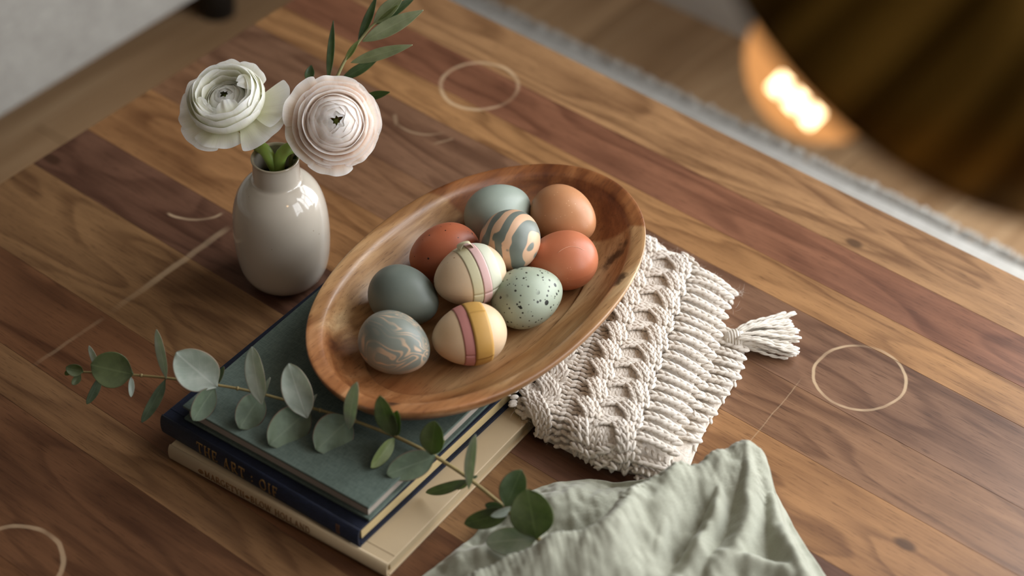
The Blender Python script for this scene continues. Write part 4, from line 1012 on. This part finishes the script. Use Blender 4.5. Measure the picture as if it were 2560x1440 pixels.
# tassel at the hem
tk = on(1845, 846, 0.010)
M['yarn'] = plain('tassel_yarn', '#dcd4c8', 0.9, 0.15, 0.08, 300, 0.3)
ends = [on(1975, 765, 0.006), on(2002, 850, 0.004), on(1985, 908, 0.003)]
tko = np.array([tk[0], tk[1], 0.0])
strand_meshes = []
def yarn(a, b, rad, name='yarn_strand', sag=0.004):
    side = np.cross(b-a, UP); side /= np.linalg.norm(side); ph = random.uniform(0, 6.3); am = random.uniform(0.0004, 0.0016); m_ = MB(); pts = []
    for i in range(15):
        t = i/14; p = a*(1-t)+b*t + side*am*math.sin(t*5+ph)*min(1, t*3) + UP*sag*math.sin(PI*t)*(1-t)
        pts.append(p-tko)
    # two-ply twist
    for s_ in (0, PI):
        q = []
        for i, p in enumerate(pts):
            w = i*1.15+s_; q.append(p+side*rad*0.55*math.cos(w)+UP*rad*0.55*math.sin(w))
        m_.tube(q, [rad*0.62]*13+[rad*0.6, rad*0.35], 6)
    strand_meshes.append(m_)
for i in range(64):
    t = random.random(); lay = random.random()
    e = ends[0]*(1-t)**2 + 2*t*(1-t)*(ends[1]+np.array([.002, .006, 0])) + ends[2]*t*t if t < 0.93 else on(1995+random.uniform(-12, 8), 900+random.uniform(-6, 12), 0.002)
    d = (e-tk); e = tk + d*random.uniform(0.80, 1.03); e[2] = 0.0016+0.011*lay*(1-0.4*t)
    side = np.cross(d, UP); side /= np.linalg.norm(side)
    s0 = tk + side*(t-0.5)*0.013 + UP*(lay-0.5)*0.011; yarn(s0, e, 0.0013)
dirn = (ends[1]-tk); dirn[2] = 0; dirn /= np.linalg.norm(dirn); sd_ = np.cross(dirn, UP)
m_ = MB()
for r_i in range(8):   # binding wraps and loop
    c = tk + dirn*(-0.009+0.0020*r_i) - tko; rr = 0.0074-0.00035*abs(r_i-4)**1.6
    m_.tube([c+sd_*rr*math.cos(w)+UP*rr*0.8*math.sin(w) for w in np.linspace(0, 2*PI, 22)], 0.0012, 6, False)
bind_m = m_
m_ = MB(); m_.lathe([(0.0, -0.010), (0.0045, -0.009), (0.0066, -0.002), (0.0066, 0.004), (0.0, 0.006)], 18, Matrix.Translation(Vector(tuple(tk-tko-dirn*0.001))) @ Vector(tuple(dirn)).to_track_quat('Z', 'Y').to_matrix().to_4x4())
tas = m_.build('tassel', M['yarn'], knit); tas['label'] = 'yarn tassel lying on the table beside the ribbed hem'
tas.matrix_local = (Matrix.Translation(knit.location) @ Matrix.Rotation(knit.rotation_euler.z, 4, 'Z')).inverted() @ Matrix.Translation(Vector(tuple(tko)))
bind_m.build('binding', M['yarn'], tas)
for q_ in strand_meshes: q_.build('yarn_strand', M['yarn'], tas)

# ================================================================ linen napkin
nap_o = on(1640, 1360, 0)
def B(px, py, z): return on(px, py, z)
top_c = catmull([B(1250, 1290, .004), B(1320, 1232, .006), B(1395, 1207, .008), B(1480, 1200, .008), B(1560, 1205, .010), B(1640, 1190, .016), B(1740, 1165, .022), B(1815, 1140, .030), B(1862, 1128, .030)], 80)
rgt_c = catmull([B(1862, 1128, .030), B(1905, 1165, .012), B(1935, 1225, .006), B(1965, 1280, .004), B(2005, 1350, .003), B(2065, 1440, .003), B(2130, 1540, .003)], 80)
lft_c = catmull([B(1250, 1290, .004), B(1185, 1340, .004), B(1120, 1390, .005), B(1055, 1440, .005), B(980, 1500, .005), B(880, 1580, .005)], 80)
bot_c = catmull([B(880, 1580, .005), B(1200, 1640, .006), B(1600, 1660, .006), B(2130, 1540, .003)], 80)
# ridge folds: world polyline, height, half width away / toward the viewer
def ridge(pts, n=60): return np.array([p[:2] for p in catmull([on(x, y, z) for x, y, z in pts], n)]), np.interp(np.linspace(0, 1, n+1), np.linspace(0, 1, len(pts)), [p[2] for p in pts])
RID = [
  (*ridge([(1852, 1132, .040), (1760, 1162, .044), (1640, 1205, .050), (1560, 1252, .054), (1500, 1312, .056), (1400, 1352, .050), (1290, 1392, .044), (1180, 1445, .036), (1080, 1510, .02)]), 0.008, 0.030),
  (*ridge([(1862, 1146, .040), (1872, 1230, .034), (1862, 1310, .026), (1830, 1380, .018), (1790, 1440, .012)]), 0.013, 0.011),
  (*ridge([(1250, 1300, .008), (1330, 1262, .018), (1420, 1240, .020), (1500, 1250, .014), (1540, 1270, .008)]), 0.016, 0.020),
  (*ridge([(1905, 1195, .014), (1925, 1260, .018), (1955, 1330, .018), (1990, 1400, .015), (2030, 1480, .010)]), 0.008, 0.009),
  (*ridge([(1800, 1185, .034), (1790, 1270, .032), (1750, 1360, .024), (1690, 1460, .014)]), 0.009, 0.010),
  (*ridge([(1690, 1215, .030), (1665, 1290, .034), (1640, 1370, .026), (1600, 1460, .012)]), 0.008, 0.009),
  (*ridge([(1575, 1290, .036), (1560, 1350, .030), (1520, 1430, .020), (1490, 1500, .01)]), 0.008, 0.009),
  (*ridge([(1760, 1418, .012), (1840, 1400, .016), (1930, 1412, .015), (1990, 1440, .010)]), 0.007, 0.008),
  (*ridge([(1390, 1390, .030), (1370, 1430, .026), (1330, 1480, .018)]), 0.008, 0.009),
  (*ridge([(1160, 1400, .010), (1240, 1370, .016), (1330, 1345, .014)]), 0.012, 0.014),
]
def nap_z(p):
    x, y = p[0], p[1]; z = 0.0
    for (pl, hs, wa, wt) in RID:
        d = pl - np.array([x, y]); k = int(np.argmin((d*d).sum(1))); dist = math.sqrt(float((d[k]**2).sum()))
        side = -(d[k] @ np.array([FWD[0], FWD[1]]))          # >0: point lies beyond the ridge
        w = wa if side > 0 else wt
        z = max(z, hs[k]*math.exp(-(dist/w)**2*0.9)) + 0.22*min(z, hs[k]*math.exp(-(dist/w)**2*0.9))
    return z
N = 170; P_ = []
tc = np.array([top_c[int(round(i/N*80))] if False else np.array([np.interp(i/N*80, range(81), [q[c] for q in top_c]) for c in range(3)]) for i in range(N+1)])
bcv = np.array([[np.interp(i/N*80, range(81), [q[c] for q in bot_c]) for c in range(3)] for i in range(N+1)])
lc = np.array([[np.interp(i/N*80, range(81), [q[c] for q in lft_c]) for c in range(3)] for i in range(N+1)])
rc = np.array([[np.interp(i/N*80, range(81), [q[c] for q in rgt_c]) for c in range(3)] for i in range(N+1)])
for i in range(N+1):
    s = i/N; row = []
    for j in range(N+1):
        t = j/N
        p = (1-t)*tc[i]+t*bcv[i]+(1-s)*lc[j]+s*rc[j]-((1-s)*(1-t)*tc[0]+s*(1-t)*tc[N]+(1-s)*t*bcv[0]+s*t*bcv[N])
        e = min(i, N-i, j, N-j)/N; blend = min(1, e/0.035); blend = blend*blend*(3-2*blend)
        zz = nap_z(p); v3 = Vector((p[0]*60, p[1]*60, 1.7)); wr = 0.0042*mnoise.noise(v3) + 0.0020*mnoise.noise(v3*2.7) + 0.0010*abs(mnoise.noise(Vector((p[0]*45+p[1]*60, p[1]*20, 4))))
        pz = max(p[2], 0.003)*(1-blend) + max(0.0036, 0.004+zz)*blend + wr*(0.35+0.65*blend)
        row.append(np.array([p[0], p[1], max(0.0022, pz)])-np.array([nap_o[0], nap_o[1], 0]))
    P_.append(row)
m_ = MB(); m_.grid(P_)
nap = thing('linen_napkin', 'rumpled sage green linen napkin on the table at the near edge', 'napkin', (nap_o[0], nap_o[1], 0.0))
o = m_.build('cloth', M['linen'], nap); solid(o, 0.0009, 0); sub(o, 1)
m_ = MB()   # hem fold along the right edge, with its stitch line
hp = [P_[N-5][j] for j in range(0, N+1, 2)]; m_.tube([q+np.array([0, 0, 0.0008]) for q in hp], 0.00035, 5)
m_.build('hem_stitching', M['linen'], nap)

# ================================================================ brass lamp leaning in at the upper right
def brass_mat():
    g = NG('streaked_brass', 0.34, spec=0.5, metal=1.0); o = g.ob(); s = g.sep(o)
    an = g.math('ARCTAN2', s[1], s[0]); f = g.noise(g.comb(g.math('MULTIPLY', an, 6.0), 0.0, g.math('MULTIPLY', s[2], 2.0)), 1.0, 2)
    c = g.mix(g.mr(f, 0.38, 0.66), lin('#46310f'), lin('#8a6a30')); g.set('Base Color', c); g.set('Roughness', g.math('ADD', 0.25, g.math('MULTIPLY', f, 0.2))); return g.m  # streaky reflections of brushed brass painted into the base colour
M['brass'] = brass_mat()
LC = at(2392, -112, 0.95); LA = RIGHT*-0.46+DOWN*0.46+FWD*0.76; LA /= np.linalg.norm(LA)
LR = 765*0.95/FPX
lamp = thing('floor_lamp', 'brass dome lamp shade with a glowing globe bulb, blurred in the upper right foreground', 'lamp', (1.35, -0.42, FLOOR))
lo = np.array(lamp.location)
Q = Vector(tuple(-LA)).to_track_quat('Z', 'Y').to_matrix().to_4x4(); LMX = Matrix.Translation(Vector(tuple(LC-lo))) @ Q
shade_o = obj('lamp_shade', None, None, lamp); bpy.data.objects.remove(shade_o)
prof_l = [(LR*math.cos(a), LR*0.92*math.sin(a)) for a in np.linspace(0, PI/2*0.93, 26)]
m_ = MB(); m_.lathe(prof_l, 96); o = m_.build('lamp_shade', M['brass'], lamp); o.matrix_local = LMX; solid(o, 0.0016, 1.0)
m_ = MB(); m_.tube([(LR*math.cos(w), LR*math.sin(w), 0) for w in np.linspace(0, 2*PI, 97)], 0.0013, 8, False); rm = m_.build('shade_rim', M['brass'], lamp); rm.matrix_local = LMX
BP = at(2072, 148, 1.04); BRAD = 209*1.04/FPX
def glow(name, col, strength):
    m = bpy.data.materials.new(name); m.use_nodes = True; t = m.node_tree; b = t.nodes['Principled BSDF']
    b.inputs['Base Color'].default_value = (*lin(col), 1); b.inputs['Emission Color'].default_value = (*lin(col), 1); b.inputs['Emission Strength'].default_value = strength; b.inputs['Roughness'].default_value = 0.3
    return m
def bulb_mat():
    m = bpy.data.materials.new('amber_bulb_glass'); m.use_nodes = True; t = m.node_tree; t.nodes.clear()
    o = t.nodes.new('ShaderNodeOutputMaterial'); a = t.nodes.new('ShaderNodeBsdfTransparent'); e = t.nodes.new('ShaderNodeEmission'); x = t.nodes.new('ShaderNodeMixShader')
    n_ = t.nodes.new('ShaderNodeTexNoise'); n_.inputs['Scale'].default_value = 9; mr = t.nodes.new('ShaderNodeMapRange'); mr.inputs[3].default_value = 0.95; mr.inputs[4].default_value = 1.45
    t.links.new(n_.outputs[0], mr.inputs[0]); t.links.new(mr.outputs[0], e.inputs[1])
    a.inputs[0].default_value = (1.0, 0.80, 0.55, 1); e.inputs[0].default_value = (*lin('#e6a263'), 1); x.inputs[0].default_value = 0.72
    t.links.new(a.outputs[0], x.inputs[1]); t.links.new(e.outputs[0], x.inputs[2]); t.links.new(x.outputs[0], o.inputs[0]); return m
m_ = MB(); m_.lathe([(BRAD*math.sin(a), BRAD*math.cos(a)) for a in np.linspace(0, PI, 30)], 40); o = m_.build('globe_bulb', bulb_mat(), lamp, loc=BP-lo)
E1 = (RIGHT+DOWN)/math.sqrt(2)
gm = glow('bulb_filament', '#fff1dc', 26.0)
for px, py in ((1950, 212), (1990, 252), (2030, 290)):
    c = at(px, py, 1.025)-lo; m_ = MB(); m_.tube([c-E1*0.003, c+E1*0.003], 0.0046, 10); m_.build('filament', gm, o).parent = o
    bpy.context.view_layer.update()
for ch in o.children: ch.location = tuple(-(np.array(o.location)))
m_ = MB(); m_.tube([LC-LA*LR*0.9-lo, LC+LA*0.01-lo, BP-LA*BRAD*0.95-lo], [0.020, 0.018, 0.012], 20); m_.build('bulb_holder', M['brass'], lamp)
ap = LC-LA*LR*0.92
m_ = MB(); m_.tube([p-lo for p in catmull([ap+LA*0.004, ap-LA*0.07, np.array([1.05, -0.40, 1.22]), np.array([1.33, -0.42, 0.95]), np.array([1.35, -0.42, 0.4]), np.array([1.35, -0.42, FLOOR+0.02])], 60)], 0.008, 12); m_.build('arm', M['brass'], lamp)
m_ = MB(); m_.lathe([(0.0, 0.0), (0.14, 0.0), (0.14, 0.012), (0.13, 0.018), (0.02, 0.022), (0.0, 0.022)], 48); m_.build('lamp_base', M['brass'], lamp)
lp = bpy.data.lights.new('bulb_light', 'POINT'); lp.energy = 0.5; lp.color = (1.0, 0.62, 0.30); lp.shadow_soft_size = 0.03
lpo = bpy.data.objects.new('bulb_light', lp); COL.objects.link(lpo); lpo.parent = lamp; lpo.location = tuple(at(2000, 245, 1.09)-lo)
